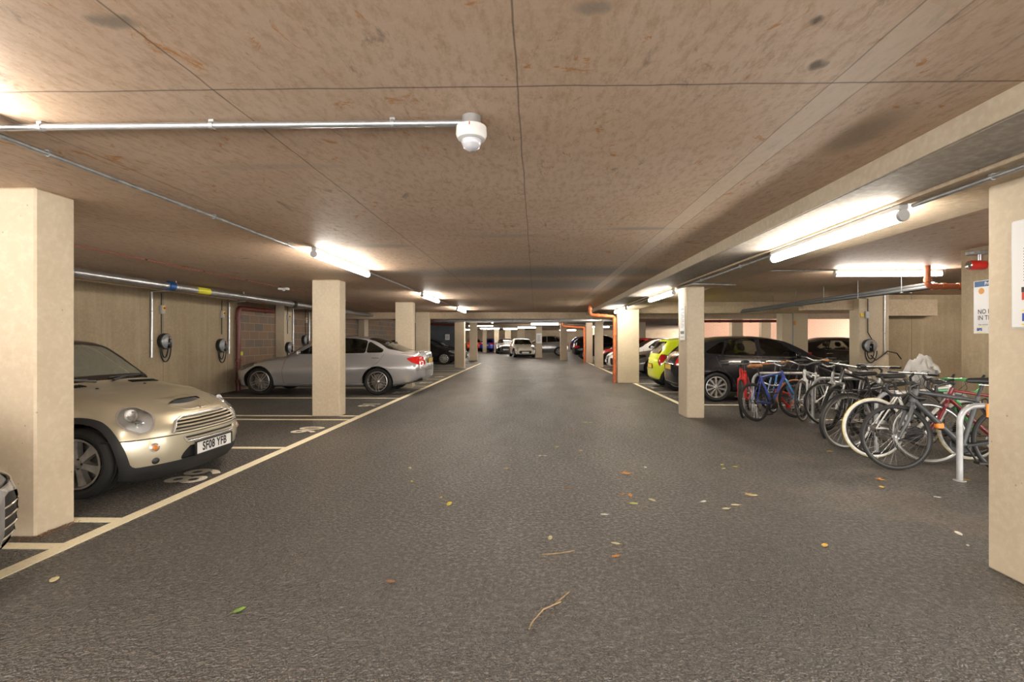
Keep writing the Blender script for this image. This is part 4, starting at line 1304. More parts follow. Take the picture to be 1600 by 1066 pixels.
def bike_wheel(parent, x, r, tw, tyre, rim, mtx=None, line=None):
    key = (r, tw, tyre.name, rim.name)
    if key not in WH:
        t = MB().torus(r-tw, tw, 56, 10, 'y')
        ri = MB().lathe([(r-tw*1.4, -tw*.75), (r-tw*2.1, -tw*.8), (r-tw*2.1-.012, -tw*.3), (r-tw*2.1-.012, tw*.3), (r-tw*2.1, tw*.8), (r-tw*1.4, tw*.75)], 56, 'y')
        ri.f = [f for f in ri.f if len(f) == 4]
        s = MB()
        for k in range(28):
            a = 2*PI*k/28; b = a+(.45 if k % 2 else -.45); sd = 1 if (k//2) % 2 else -1
            s.tube([(.022*math.cos(b), sd*.028, .022*math.sin(b)), ((r-tw*2)*math.cos(a), 0, (r-tw*2)*math.sin(a))], .0014, 4, cap=False)
        h = MB().lathe([(0, -.055), (.008, -.055), (.010, -.036), (.024, -.032), (.024, -.026), (.012, -.022), (.012, .022), (.024, .026), (.024, .032), (.010, .036), (.008, .055), (0, .055)], 14, 'y')
        obs = [q.build(n_, m_, None, 40) for q, n_, m_ in ((t, 'wheel', tyre), (ri, 'wheel_rim', rim), (s, 'spokes', m_spoke), (h, 'hub', m_alloy))]
        WH[key] = [o.data for o in obs]
        for o in obs: bpy.data.objects.remove(o)
    d = WH[key]
    w = bpy.data.objects.new('wheel', d[0]); C.objects.link(w); w.parent = parent
    T = Matrix.Translation((x, 0, r))
    w.matrix_local = (mtx @ T) if mtx is not None else T
    for n_, dd in (('wheel_rim', d[1]), ('spokes', d[2]), ('hub', d[3])):
        o = bpy.data.objects.new(n_, dd); C.objects.link(o); o.parent = w
    if line is not None:
        MB().torus(r-.004, .006, 56, 6, 'y').build('tyre_edge', line, w, 40)
    return w

def guard(name, x, r, a0, a1, mat, parent, mtx=None, w=.028, gap=.018):
    m = MB(); n = 26; vs = []
    for k in range(n):
        a = R(a0+(a1-a0)*k/(n-1))
        for j, (yy, dr) in enumerate(((-w, -.012), (-w*.6, .002), (0, .006), (w*.6, .002), (w, -.012), (w*.6, -.001), (0, .003), (-w*.6, -.001))):
            rr = r+gap+dr
            vs.append((x+rr*math.cos(a), yy, r+rr*math.sin(a)))
    fs = [(k*8+j, k*8+(j+1) % 8, (k+1)*8+(j+1) % 8, (k+1)*8+j) for k in range(n-1) for j in range(8)]
    fs += [tuple(range(8)), tuple((n-1)*8+j for j in range(7, -1, -1))]
    m.add(vs, fs)
    for sg in (-1, 1):
        am = R((a0+a1)/2)
        m.tube([(x, sg*.05, r), (x+(r+gap)*math.cos(am), sg*w*.8, r+(r+gap)*math.sin(am))], .003, 5)
    o = m.build(name, mat, parent, 40)
    if mtx is not None: o.matrix_local = mtx
    return o

def bicycle(label, at, wheel_at, heading, lean=3, steer=0, frame=None, fork=None, bars='flat', r=.34, tw=.014, tyre=None, rim=None, wb=1.02, fat=1.0, guards=None, rack=False, saddle=None, susp=False, grip=None, k=1.0, tape=None, line=None, step=False, front_guard=None, cable=True):
    tyre = tyre or m_tyreb; rim = rim or m_rimk; saddle = saddle or m_saddle; fork = fork or frame; grip = grip or m_saddle
    h = R(heading)
    sgn = 1 if wheel_at == 'front' else -1
    cx, cy = at[0]-sgn*math.cos(h)*wb/2, at[1]-sgn*math.sin(h)*wb/2
    root = thing('bicycle', label, 'bicycle', (cx, cy, .002), 0, 'bicycles at the stands')
    root.rotation_euler = (R(lean), 0, h)
    xr, xf = -wb/2, wb/2
    bb = Vector((xr+.415*k*wb/1.02, 0, .275*k+(r-.34)*.4))
    up = Vector((-.29, 0, .957))
    st = bb+up*(.50*k); sp = bb+up*(.68*k)
    hub_f = Vector((xf, 0, r))
    ax = Vector((-.30, 0, .954))                               # steering axis
    hb = Vector((xf-.05-.12, 0, r+.40*k))
    hb = Vector((xf-.045, 0, r))+ax*(.385*k+(.05 if susp else 0))+Vector((.0, 0, 0))
    ht = hb+ax*.14*k
    Mst = Matrix.Translation(hb) @ Matrix.Rotation(R(steer), 4, ax) @ Matrix.Translation(-hb)
    ft = .018*fat
    m = MB()
    if step:
        m.tube([hb+ax*.10, (hb+st)/2+Vector((-.02, 0, -.10)), bb+up*.22], ft*.9, 10)
    else:
        m.tube([ht-ax*.03, st+Vector((0, 0, -.02))], ft*.85, 10)
    m.tube([hb+ax*.025, bb], ft*1.15, 10)
    m.tube([bb, st+up*.02], ft*.95, 10)
    m.tube([hb, ht], ft*1.25, 12)
    hub_r = Vector((xr, 0, r))
    for sg in (-1, 1):
        o = Vector((0, sg*.055, 0))
        m.tube([bb+Vector((0, sg*.03, 0)), hub_r+Vector((.1, sg*.05, .0)), hub_r+o], .010*fat, 8)
        m.tube([st-up*.03+Vector((0, sg*.018, 0)), hub_r+o], .008*fat, 8)
    m.lathe([(.03, -.036), (.03, .036)], 16, 'y', bb)
    m.build('frame', frame, root, 40)
    # fork, front wheel, bars turn together
    m = MB()
    for sg in (-1, 1):
        if susp:
            c = hb-ax*.06+Vector((0, sg*.062, 0))
            m.tube([c, c-ax*.20], .019, 10)
            m.tube([c-ax*.18, hub_f+Vector((-.01, sg*.055, .0))], .024, 10)
        else:
            m.tube([hb-ax*.01+Vector((0, sg*.012, 0)), hb-ax*.05+Vector((.004, sg*.045, 0)), hb-ax*.2+Vector((.012, sg*.055, 0)), hub_f+Vector((0, sg*.052, 0))], [.015*fat, .016*fat, .014*fat, .009*fat], 8)
    m.tube([hb-ax*.05+Vector((0, -.062, 0)), hb-ax*.05+Vector((0, .062, 0))], .02, 8)
    m.tube([hb-ax*.05, hb], .018, 8)
    o = m.build('fork', fork, root, 40); o.matrix_local = Mst
    bike_wheel(root, xr, r, tw, tyre, rim, None, line)
    bike_wheel(root, xf, r, tw, tyre if tyre.name != 'white_bicycle_tyre' else tyre, rim, Mst, line)
    b0 = ht+ax*.045*k; b1 = b0+Vector((.085 if bars == 'drop' else .06, 0, .015+(.03 if bars != 'drop' else 0)))
    s_ = MB().tube([ht, b0, b1], .015, 8).build('stem', m_blk, root, 40); s_.matrix_local = Mst
    m = MB(); grs = []; lvs = []
    if bars == 'drop':
        for sg in (-1, 1):
            pts = [b1, b1+Vector((.0, sg*.10, .004)), b1+Vector((.005, sg*.18, .0)), b1+Vector((.05, sg*.205, -.004)), b1+Vector((.10, sg*.21, -.03)), b1+Vector((.105, sg*.212, -.09)), b1+Vector((.05, sg*.215, -.135)), b1+Vector((-.03, sg*.22, -.14))]
            m.tube(pts, .0155, 8)
            lv = MB(); lvs.append(lv)
            lv.tube([b1+Vector((.06, sg*.207, .01)), b1+Vector((.12, sg*.21, .005)), b1+Vector((.15, sg*.21, .055))], [.017, .018, .012], 8)
            lv.tube([b1+Vector((.125, sg*.21, .01)), b1+Vector((.14, sg*.21, -.05)), b1+Vector((.12, sg*.212, -.11))], [.008, .007, .005], 6, sy=.6)
    else:
        W_ = .30 if bars == 'flat' else .32; rise = {'flat': .0, 'riser': .05, 'town': .06}[bars]; back = {'flat': -.03, 'riser': -.05, 'town': -.19}[bars]
        for sg in (-1, 1):
            e = b1+Vector((back, sg*W_, rise))
            m.tube([b1, b1+Vector((.0, sg*.06, 0)), b1+Vector((back*.25, sg*W_*.6, rise*.9)), e], .0125, 8)
            d = (e-(b1+Vector((back*.25, sg*W_*.6, rise*.9)))).normalized()
            grs.append(MB().tube([e-d*.12, e+d*.005], .017, 8))
            lvs.append(MB())
            lvs[-1].tube([e-d*.14+Vector((.01, 0, -.005)), e-d*.12+Vector((.05, 0, -.015)), e-d*.02+Vector((.055, 0, -.02))], [.011, .007, .005], 6, sy=.6)
    hbo = m.build('handlebar', tape or (m_saddle if bars == 'drop' else m_alloy), root, 40); hbo.matrix_local = Mst
    for g_ in grs: g_.build('handlebar_grip', grip, hbo, 40)
    for g_ in lvs: g_.build('brake_lever', m_saddle, hbo, 40)
    if cable:
        c = MB()
        for sg in (-1, 1):
            c.tube([b1+Vector((.08, sg*.14, .0)), b1+Vector((.16, sg*.09, .03)), b1+Vector((.15, sg*.03, -.10)), hb-ax*.03+Vector((.05, 0, 0))] if sg > 0 else
                   [b1+Vector((.08, sg*.14, .0)), b1+Vector((.15, sg*.06, .02)), b1+Vector((.07, sg*.0, -.09)), hb+Vector((-.04, 0, -.02)), bb*.4+hb*.6+Vector((0, 0, -.02))], .0028, 5)
        co = c.build('brake_cable', m_blk, hbo, 40)
    # saddle
    c = sp
    seatp = MB().tube([st-up*.04, sp-up*.03], .0136, 8).build('seat_post', m_blk, root, 40)
    m = MB(); vs = []
    prof = [(-.14, .062, .012), (-.125, .078, .03), (-.07, .075, .036), (-.01, .045, .033), (.06, .024, .03), (.12, .018, .026), (.145, .010, .014)]
    for (x, w, hh) in prof:
        for q in range(12):
            a = 2*PI*q/12
            vs.append((c.x+x, w*math.cos(a), c.z+.01+hh*(math.sin(a) if math.sin(a) > 0 else .9*math.sin(a))-.006*abs(math.cos(a))))
    m.add(vs, [(i*12+q, i*12+(q+1) % 12, (i+1)*12+(q+1) % 12, (i+1)*12+q) for i in range(6) for q in range(12)]+[tuple(range(11, -1, -1)), tuple(72+q for q in range(12))])
    so = m.build('saddle', saddle, root, 50)
    MB().tube([(c.x-.09, .02, c.z-.015), (c.x-.04, .022, c.z-.035), (c.x+.05, .02, c.z-.03)], .0035, 5).build('saddle_rail', m_alloy, so, 40)
    # drive train on the right-hand side (y < 0)
    cr = MB().lathe([(.088*k, -.046), (.092*k, -.044), (.092*k, -.040), (.088*k, -.038), (.074*k, -.040), (.074*k, -.044)], 32, 'y', bb)
    for q in range(4):
        a = q*PI/2+.4
        cr.tube([bb+Vector((0, -.042, 0)), bb+Vector((.08*k*math.cos(a), -.042, .08*k*math.sin(a)))], .007, 6)
    ca = R(random.choice((20, 200, 60, 240, 100)))
    for sg, aa in ((-1, ca), (1, ca+PI)):
        e = bb+Vector((.17*k*math.cos(aa), sg*.062, .17*k*math.sin(aa)))
        cr.tube([bb+Vector((0, sg*.055, 0)), e], [.012, .009], 6)
    co = cr.build('crankset', m_alloy if not rim.name.startswith('black') else m_blk, root, 40)
    for sg, aa in ((-1, ca), (1, ca+PI)):
        e = bb+Vector((.17*k*math.cos(aa), sg*.062, .17*k*math.sin(aa)))
        MB().box(e.x-.045, e.x+.045, e.y+min(sg*.01, sg*.1), e.y+max(sg*.01, sg*.1), e.z-.012, e.z+.012, .004).build('pedal', m_blk, co, 30)
    ch = MB()
    for sz in (-1, 1):
        ch.tube([bb+Vector((-.01, -.042, sz*.09*k)), hub_r+Vector((0, -.042, sz*.04))], .0045, 5)
    ch.lathe([(.03, -.05), (.048, -.046), (.05, -.042), (.044, -.036), (.03, -.034)], 20, 'y', hub_r)
    ch.build('chain', m_chain, root, 40)
    de = MB().tube([hub_r+Vector((0, -.055, -.01)), hub_r+Vector((.01, -.06, -.07)), hub_r+Vector((.035, -.055, -.145))], [.012, .014, .008], 6)
    de.lathe([(.024, -.058), (.024, -.05)], 12, 'y', hub_r+Vector((.012, 0, -.075))); de.lathe([(.024, -.058), (.024, -.05)], 12, 'y', hub_r+Vector((.035, 0, -.145)))
    if r > .25: de.build('derailleur', m_chain, root, 40)
    if guards: 
        guard('rear_mudguard', xr, r, 20, 215, guards, root)
        if front_guard is None: front_guard = guards
    if front_guard: guard('front_mudguard', xf, r, 50, 190, front_guard, root, Mst)
    if rack:
        m = MB(); z = r*2+.05
        for sg in (-1, 1):
            m.tube([(xr-.17, sg*.05, z), (xr+.22, sg*.05, z)], .005, 6)
            m.tube([(xr, sg*.065, r+.02), (xr-.06, sg*.055, z)], .005, 6); m.tube([(xr, sg*.065, r+.02), (xr+.10, sg*.055, z)], .005, 6)
        for q in range(4): m.tube([(xr-.17+.13*q, -.05, z), (xr-.17+.13*q, .05, z)], .004, 6)
        m.build('luggage_rack', m_blk, root, 40)
    return root, Mst, dict(bb=bb, sp=sp, hb=hb, ht=ht, b1=b1)

def stand(y, x0=4.07, x1=5.15, h=.745, label=''):
    root = thing('bicycle_stand', label, 'bicycle stand', ((x0+x1)/2, y, 0), 0, 'hoop bicycle stands')
    a = (x1-x0)/2; pts = [(-a, 0, 0)]; rr = .16
    for q in range(9):
        t = PI-PI/2*q/8; pts.append((-a+rr+rr*math.cos(t), 0, h-rr+rr*math.sin(t)-.025))
    for q in range(9):
        t = PI/2-PI/2*q/8; pts.append((a-rr+rr*math.cos(t), 0, h-rr+rr*math.sin(t)-.025))
    pts.append((a, 0, 0))
    MB().tube(pts, .0255, 14).build('hoop', m_stand, root, 50)
    for sg in (-1, 1):
        MB().lathe([(.05, 0), (.05, .006), (.028, .009)], 20, 'z', (sg*a, 0, 0)).build('base_collar', m_stand, root, 40)
stand(4.76, label='nearest grey hoop stand, with an orange lock, before the matt grey bicycle')
stand(5.9, label='grey hoop bicycle stand between the white-tyred bicycle and the touring bicycle')
stand(8.0, 4.5, 5.55, label='grey hoop bicycle stand by the white-forked road bicycle')
stand(9.2, label='grey hoop bicycle stand by the red bicycle, farthest from the camera')

p_mgrey = M('matt_dark_grey_frame_paint', (.07, .075, .08), .42, .2)
p_wg = M('white_frame_paint', (.72, .72, .70), .3, coat=.4)
p_green = M('green_anodised_paint', (.05, .42, .10), .3, coat=.4)
p_maroon = M('maroon_frame_paint', (.20, .012, .018), .28, coat=.6)
p_bred = M('bright_red_frame_paint', (.62, .02, .015), .3, coat=.5)
p_bblue = M('royal_blue_frame_paint', (.03, .06, .30), .3, coat=.5)
p_lblue = M('sky_blue_fork_paint', (.05, .22, .50), .3, coat=.5)
p_sil = M('silver_frame_paint', (.42, .42, .42), .32, .6)
p_blk = M('black_frame_paint', (.018, .018, .02), .3, coat=.5)
m_orange = M('orange_plastic', (.85, .25, .02), .4)
m_yel = M('yellow_line', (.75, .55, .03), .5)

A, Ms, q = bicycle('matt dark grey drop-bar road bicycle behind the nearest stand, front wheel towards the lane', (3.74, 5.12), 'front', 171, 3, 0, p_mgrey, bars='drop', fat=1.35, rim=m_rimk, tw=.016)
MB().box(q['bb'].x+.17, q['bb'].x+.24, -.03, .03, .44, .50, .01).build('reflector', m_orange, A, 30)
B, Ms, q = bicycle('white and green bicycle with white tyres, rear wheel towards the lane', (3.88, 5.66), 'rear', -4, -3, 0, p_wg, p_green, bars='drop', tyre=m_tyrew, tw=.021, rim=m_rimk, line=m_yel, tape=p_green)
Cb, Ms, q = bicycle('black touring bicycle with mudguards and a luggage rack behind the white-tyred one', (3.84, 6.10), 'rear', 6, 3, 10, p_blk, bars='flat', guards=m_blk, rack=True, tyre=m_tyreg, rim=m_rims, tw=.017)
D, Ms, q = bicycle('maroon drop-bar bicycle between the matt grey and the white-tyred bicycles', (4.27, 5.40), 'front', 162, -4, -12, p_maroon, p_maroon, bars='drop', tyre=m_tyreg, rim=m_rims, tw=.018, tape=m_saddle)
E_, Ms, q = bicycle('silver mountain bicycle with a grey plastic bag over its saddle', (4.58, 6.78), 'front', 184, 4, 8, p_sil, p_blk, bars='flat', r=.335, tw=.026, rim=m_rimk, susp=True, fat=1.2)
q_bag = q
F, Ms, q = bicycle('black mountain bicycle with silver suspension fork turned towards the camera', (4.35, 7.3), 'front', 205, -4, 15, p_blk, p_sil, bars='flat', r=.34, tw=.025, rim=m_rimk, susp=True, guards=m_blk, fat=1.2)
N_, Ms, q = bicycle('silver bicycle among the others, behind the black mountain bicycle', (4.55, 7.72), 'front', 195, 4, -10, p_sil, bars='riser', r=.34, tw=.018, rim=m_rims)
G, Ms, q = bicycle('white-forked road bicycle pointing at the camera beside the blue one', (4.42, 8.13), 'front', 224, 3, 0, p_wg, p_wg, bars='town', tyre=m_tyreg, rim=m_rims, tw=.015, grip=m_brown)
H, Ms, q = bicycle('blue bicycle with brown saddle and brown front mudguard, leaning over', (3.66, 8.1), 'rear', 24, -13, -22, p_bblue, p_lblue, bars='town', r=.32, tw=.02, wb=.96, rim=m_rimk, saddle=m_brown, front_guard=m_brown, fat=1.25, grip=m_brown)
I_, Ms, q = bicycle('bright red bicycle at the end of the row nearest the column', (3.56, 8.42), 'front', 241, 4, 0, p_bred, p_bred, bars='flat', r=.335, tw=.02, rim=m_rims, fat=1.3)
J, Ms, q = bicycle('small red child bicycle standing behind the blue bicycle', (4.35, 9.0), 'front', 215, 3, 0, p_bred, p_blk, bars='riser', r=.16, tw=.02, wb=.68, k=.55, rim=m_rims)
K, Ms, q = bicycle('black bicycle with sky blue fork at the back beside the farthest stand', (4.5, 9.42), 'front', 200, 4, 12, p_blk, p_lblue, bars='flat', r=.34, tw=.02, rim=m_rimk, fat=1.2)
L_, Ms, q = bicycle('dark bicycle with raised handlebar behind the white-forked road bicycle', (4.85, 8.75), 'front', 212, -3, -8, p_blk, p_sil, bars='riser', r=.34, tw=.022, rim=m_rimk, susp=True)

# plastic bag pulled over the saddle, folded and knotted
import bmesh
bm = bmesh.new()
bmesh.ops.create_icosphere(bm, subdivisions=4, radius=1)
from mathutils import noise as mnoise
for v in bm.verts:
    p = v.co.copy(); a = math.atan2(p.y, p.x)
    fold = 1+.12*math.sin(a*7+p.z*5)*(1-abs(p.z)*.3)+.30*mnoise.noise(p*1.9)+.16*mnoise.noise(p*4.5)
    w = .15*(1-.35*p.z) if p.z > 0 else .15*(1+.25*p.z)
    v.co = Vector((p.x*w*1.35*fold, p.y*w*1.0*fold, p.z*.20+.09*mnoise.noise(p*2.2+Vector((3, 1, 0)))+.03*mnoise.noise(p*6)))
me = bpy.data.meshes.new('plastic_bag'); bm.to_mesh(me); bm.free(); me.shade_smooth()
me.materials.append(M('pale_grey_plastic', (.60, .59, .57), .38, var=.12, vscale=9))
bag = bpy.data.objects.new('plastic_bag', me); C.objects.link(bag)
hh = R(184); w_ = Matrix.Translation(E_.location) @ E_.rotation_euler.to_matrix().to_4x4()
bag.location = w_ @ (q_bag['sp']+Vector((0, 0, .0)))
tag(bag, 'crumpled pale grey plastic bag pulled over a bicycle saddle', 'bag')

# orange lock on the nearest stand
lk = thing('bicycle_lock', 'orange bicycle lock hanging on the nearest hoop stand', 'lock', (4.31, 4.76, .745))
MB().box(-.022, .022, -.045, -.028, -.13, .0, .006).build('lock_body', m_orange, lk, 30)
MB().tube([(0, -.036, -.01), (0, -.03, .03), (0, 0, .042), (0, .03, .03), (0, .034, -.05), (0, -.03, -.12)], .008, 8).build('shackle', m_blk, lk, 40)
# ------------------------------------------------------------------ lamps
LAMP = 31.0
m_tube = lamp_mat('lit_tube_diffuser', (1.0, .93, .82), LAMP)
m_house = M('grey_lamp_housing', (.3, .3, .3), .5)
def batten_mesh():
    L2 = .9
    hs = MB().box(-.030, .030, -L2, L2, -.038, 0, .006)
    df = MB(); n = 9; pr = [(.036*math.cos(2*PI*k/14), -.074+.04*math.sin(2*PI*k/14)) for k in range(14)]
    df.prism(pr, -L2+.03, L2-.03, 'xz')
    ec = []
    for sg in (-1, 1):
        pe = [(a*1.03, -.074+(b+.074)*1.03) for a, b in pr]
        ec.append(MB().prism(pe, sg*(L2-.03), sg*L2, 'xz'))
    return hs, df, ec
BAT = []
def lamp(x, y, z, rz=0, label='', group='tube lamps'):
    root = thing('tube_lamp', label, 'lamp', (x, y, z), rz, group)
    if not BAT:
        hs, df, ec = batten_mesh()
        BAT.extend([hs.build('housing', m_house, root, 40), df.build('diffuser', m_tube, root, 40), *[q.build('end_cap', m_house, root, 40) for q in ec]])
    else:
        for o in BAT:
            c = o.copy(); c.parent = root; C.objects.link(c)
    return root
zc = H_CEIL; zb_ = 2.263
lamp(-2.51, 6.34, zc, 0, 'nearest lit tube lamp on the left ceiling, above the scuffed column')
lamp(-2.51, 11.6, zc, 0, 'lit tube lamp, second along the left conduit, beyond the middle left column')
lamp(-2.51, 16.4, zc, 0, 'lit tube lamp, third along the left conduit, before the cross beam')
lamp(-2.51, 23.25, zc, 0, 'lit tube lamp past the cross beam on the left')
lamp(-2.51, 27.5, zc, 0, 'lit tube lamp over the end of the left yellow line')
lamp(-2.50, 1.28, zc, 0, 'tube lamp just outside the left photo edge, known by its glow')
lamp(2.46, 4.2, zb_, 0, 'lit tube lamp under the right beam, largest in view above the bicycles')
lamp(2.46, 9.63, zb_, 0, 'lit tube lamp under the right beam beside the column with the notice')
lamp(2.46, 14.2, zb_, 0, 'lit tube lamp under the right beam at the wide column')
lamp(2.46, 21.0, zc, 0, 'lit tube lamp past the cross beam on the right')
lamp(2.46, 26.4, zc, 0, 'lit tube lamp far along the right side near the second drain pipe')
lamp(5.92, 8.3, H_BAY, PI/2, 'lit tube lamp running across the ceiling above the bicycle stands')
lamp(10.2, 22.6, zc, PI/2, 'added tube lamp brightening the pink brick wall')  # added fill lamp, placed to make the brick wall bright
lamp(13.5, 19.5, zc, PI/2, 'added tube lamp in the far right bays, brightening the pink wall')  # second added fill lamp for the brick wall zone
lamp(6.0, 20.8, zc, PI/2, 'lit tube lamp over the bays behind the wide column')
lamp(10.5, 10.2, H_BAY, PI/2, 'lit tube lamp before the back wall behind the bicycles')
lamp(.6, 31.6, zc, PI/2, 'lit tube lamp crossing the lane end by the far notice column')
lamp(-.6, 41.5, zc, PI/2, 'lit tube lamp over the cream car')
lamp(-4.3, 45.5, zc, PI/2, 'lit tube lamp above the thin far columns on the left')
lamp(-2.2, 46.5, zc, PI/2, 'lit tube lamp beside the far columns behind the cream car')
lamp(-7.2, 50.5, zc, PI/2, 'lit tube lamp in the dark far left corner')
lamp(5.0, 39.0, zc, PI/2, 'lit tube lamp over the far right cars'); lamp(3.5, 53.0, zc, PI/2, 'lit tube lamp before the far end wall')
lamp(-4.0, 35.5, zc, PI/2, 'lit tube lamp past the far left column at the lane end')

# ------------------------------------------------------------------ conduits and pipes
def conduit(name, pts, r, mat, label, cat, clips=(), group=None, n=10, clipmat=None):
    root = thing(name, label, cat, pts[0], 0, group)
    P = [Vector(p)-Vector(pts[0]) for p in pts]
    MB().tube(P, r, n).build('tube', mat, root, 50)
    for c in clips:
        c = Vector(c)-Vector(pts[0])
        d = (P[1]-P[0]).normalized()
        m = MB()
        a = d.to_track_quat('Z', 'Y').to_matrix().to_4x4()
        m.lathe([(r*1.02, -.009), (r*1.25, -.009), (r*1.25, .009), (r*1.02, .009)], 14, 'z', (0, 0, 0), Matrix.Translation(c) @ a)
        m.box(c.x-.012, c.x+.012, c.y-.012, c.y+.012, c.z, c.z+max(.012, r*1.6))
        m.build('saddle_clip', clipmat or m_galv, root, 30)
    return root
m_galvb = M('bright_galvanised_conduit', (.62, .64, .68), .3, .9, var=.1)
conduit('conduit', [(-3.7, 2.27, 2.372), (-.34, 2.27, 2.372)], .0155, m_galvb, 'bright galvanised conduit crossing the ceiling to the white sensor', 'conduit', [(-2.36, 2.27, 2.372), (-1.53, 2.27, 2.372), (-.67, 2.27, 2.372)])
conduit('conduit', [(-2.68, -4, 2.378), (-2.68, 5.38, 2.378)], .0135, m_galv, 'long conduit on the left ceiling running up to the first lit lamp', 'conduit', [(-2.68, y, 2.378) for y in (1.2, 2.62, 4.0, 5.2)])
conduit('conduit', [(-2.55, 7.27, 2.38), (-2.55, 10.68, 2.38)], .012, m_galv, 'conduit between the first two lamps on the left', 'conduit', [(-2.55, 8.5, 2.38), (-2.55, 9.9, 2.38)])
conduit('conduit', [(-2.55, 12.53, 2.38), (-2.55, 15.45, 2.38)], .012, m_galv, 'conduit between the second and third lamps on the left', 'conduit')
conduit('conduit', [(2.5, -4, 2.245), (2.5, 3.28, 2.245)], .0135, m_galv, 'conduit under the right beam from the photo edge to the largest lamp', 'conduit', [(2.5, 2.72, 2.245), (2.5, 1.5, 2.245)])
conduit('conduit', [(2.5, 5.12, 2.245), (2.5, 8.70, 2.245)], .0135, m_galv, 'conduit under the right beam between the largest lamp and the notice column', 'conduit', [(2.5, 6.0, 2.245), (2.5, 7.4, 2.245)])
conduit('conduit', [(2.5, 10.55, 2.245), (2.5, 13.25, 2.245)], .0135, m_galv, 'conduit under the right beam beyond the notice column', 'conduit')
conduit('conduit', [(2.5, 7.9, 2.25), (2.9, 7.95, 2.25), (3.3, 8.1, 2.25)], .0125, m_galv, 'short conduit branching off over the notice column', 'conduit')
conduit('conduit', [(3.14, 8.3, 2.515), (5.02, 8.3, 2.515)], .011, m_galv, 'conduit feeding the lamp above the bicycle stands', 'conduit')
m_redc = M('red_cable', (.25, .05, .035), .5)
conduit('fire_cable', [(-5.05, 2, 2.386), (-5.05, 18.8, 2.386)], .005, m_redc, 'thin red fire cable clipped along the left ceiling', 'cable', [(-5.05, 4+1.1*k, 2.386) for k in range(10)], clipmat=m_blk)
conduit('ceiling_cable', [(3.74, 0, 2.516), (3.74, 15.3, 2.516)], .008, M('brown_cable', (.16, .08, .05), .5), 'thin brown cable clipped along the right ceiling above the bicycles', 'cable', [(3.74, 3.4+.8*k, 2.516) for k in range(8)], clipmat=m_blk)

# motion sensor on its box
s = thing('motion_sensor', 'white dome motion sensor at the end of the bright conduit', 'sensor', (-.30, 2.27, H_CEIL))
MB().lathe([(.044, 0), (.044, -.045), (.030, -.048)], 28, 'z').build('mounting_box', m_galvb, s, 40)
MB().lathe([(.055, -.045), (.070, -.050), (.072, -.085), (.064, -.105), (.050, -.112)], 32, 'z').build('sensor_body', M('white_plastic', (.62, .61, .59), .4), s, 40)
MB().lathe([(.047, -.106), (.046, -.125), (.036, -.147), (.018, -.158), (0, -.161)], 28, 'z').build('dome_lens', M('milky_lens', (.46, .46, .50), .2, coat=.5), s, 60)
MB().box(-.002, .002, -.074, -.066, -.066, -.054).build('indicator_light', m_redlens, s, 0)
s = thing('smoke_detector', 'small white detector on the red cable over the left bays', 'detector', (-5.1, 9.74, H_CEIL))
MB().box(-.10, .10, -.05, .05, -.05, 0, .01).build('detector_body', M('white_plastic'), s, 40)
MB().lathe([(.03, -.05), (.026, -.065), (0, -.068)], 16, 'z').build('detector_cap', M('white_plastic'), s, 40)

# main pipe hung over the left bays
p = thing('overhead_pipe', 'long silver pipe with a blue coupling hung over the left bays', 'pipe', (-6.38, 2, 2.285))
m_duct = M('silver_pipe_foil', (.55, .55, .56), .3, .85, var=.2, vscale=6, bump=.3, bscale=25)
MB().tube([(0, 0, 0), (0, 16.8, 0)], .062, 20).build('pipe', m_duct, p, 50)
for y in (6.35, 10.7):
    c_ = MB(); c_.tube([(0, y-.07, 0), (0, y+.07, 0)], .077, 18); c_.tube([(0, y-.045, .07), (0, y+.045, .07)], .014, 8)
    c_.build('coupling', M('blue_coupling', (.02, .09, .30), .4, .3) if y < 8 else m_blk, p, 40)
MB().tube([(0, 7.0, 0), (0, 7.35, 0)], .0635, 18).build('yellow_label', M('yellow_label', (.72, .68, .05), .5), p, 40)
MB().tube([(0, 14, -.0), (0, 14.6, 0)], .068, 18).build('end_sleeve', m_galvb, p, 40)
for k in range(7):
    y = 2.5+2.0*k
    MB().torus(.066, .006, 20, 6, 'y', (0, y, 0)).tube([(0, y, .066), (0, y, .11)], .005, 6).build('hanger', m_galv, p, 40)
conduit('cable_tray', [(-6.62, 2, 2.34), (-6.62, 18.8, 2.34)], .03, M('dark_grey_conduit', (.06, .065, .07), .5, .4), 'dark conduit beside the silver pipe over the left bays', 'conduit')

m_orp = M('orange_red_pipe', (.62, .155, .045), .42, var=.25, vscale=12)
m_rp = M('dark_red_pipe', (.13, .026, .018), .4, var=.2)
def pipe(name, label, pts, r, mat, rings=(), cat='pipe', base=True):
    root = thing(name, label, cat, pts[0])
    P = [Vector(q)-Vector(pts[0]) for q in pts]
    # rounded corners
    Q = [P[0]]
    for i in range(1, len(P)-1):
        a = (P[i-1]-P[i]).normalized(); b = (P[i+1]-P[i]).normalized(); rr = r*1.8
        for k in range(6):
            t = k/5; Q.append((P[i]+a*rr)*(1-t)**2+P[i]*2*t*(1-t)+(P[i]+b*rr)*t*t)
    Q.append(P[-1])
    MB().tube(Q, r, 16).build('pipe_run', mat, root, 50)
    for (c, ax) in rings:
        c = Vector(c)-Vector(pts[0])
        MB().lathe([(r*1.02, -.035), (r*1.22, -.03), (r*1.22, .03), (r*1.02, .035)], 18, ax, c).lathe([(r*.2, -.02), (r*.2, .02)], 8, ax, c+Vector((r*1.2, 0, 0))).build('joint_collar', mat, root, 40)
    return root
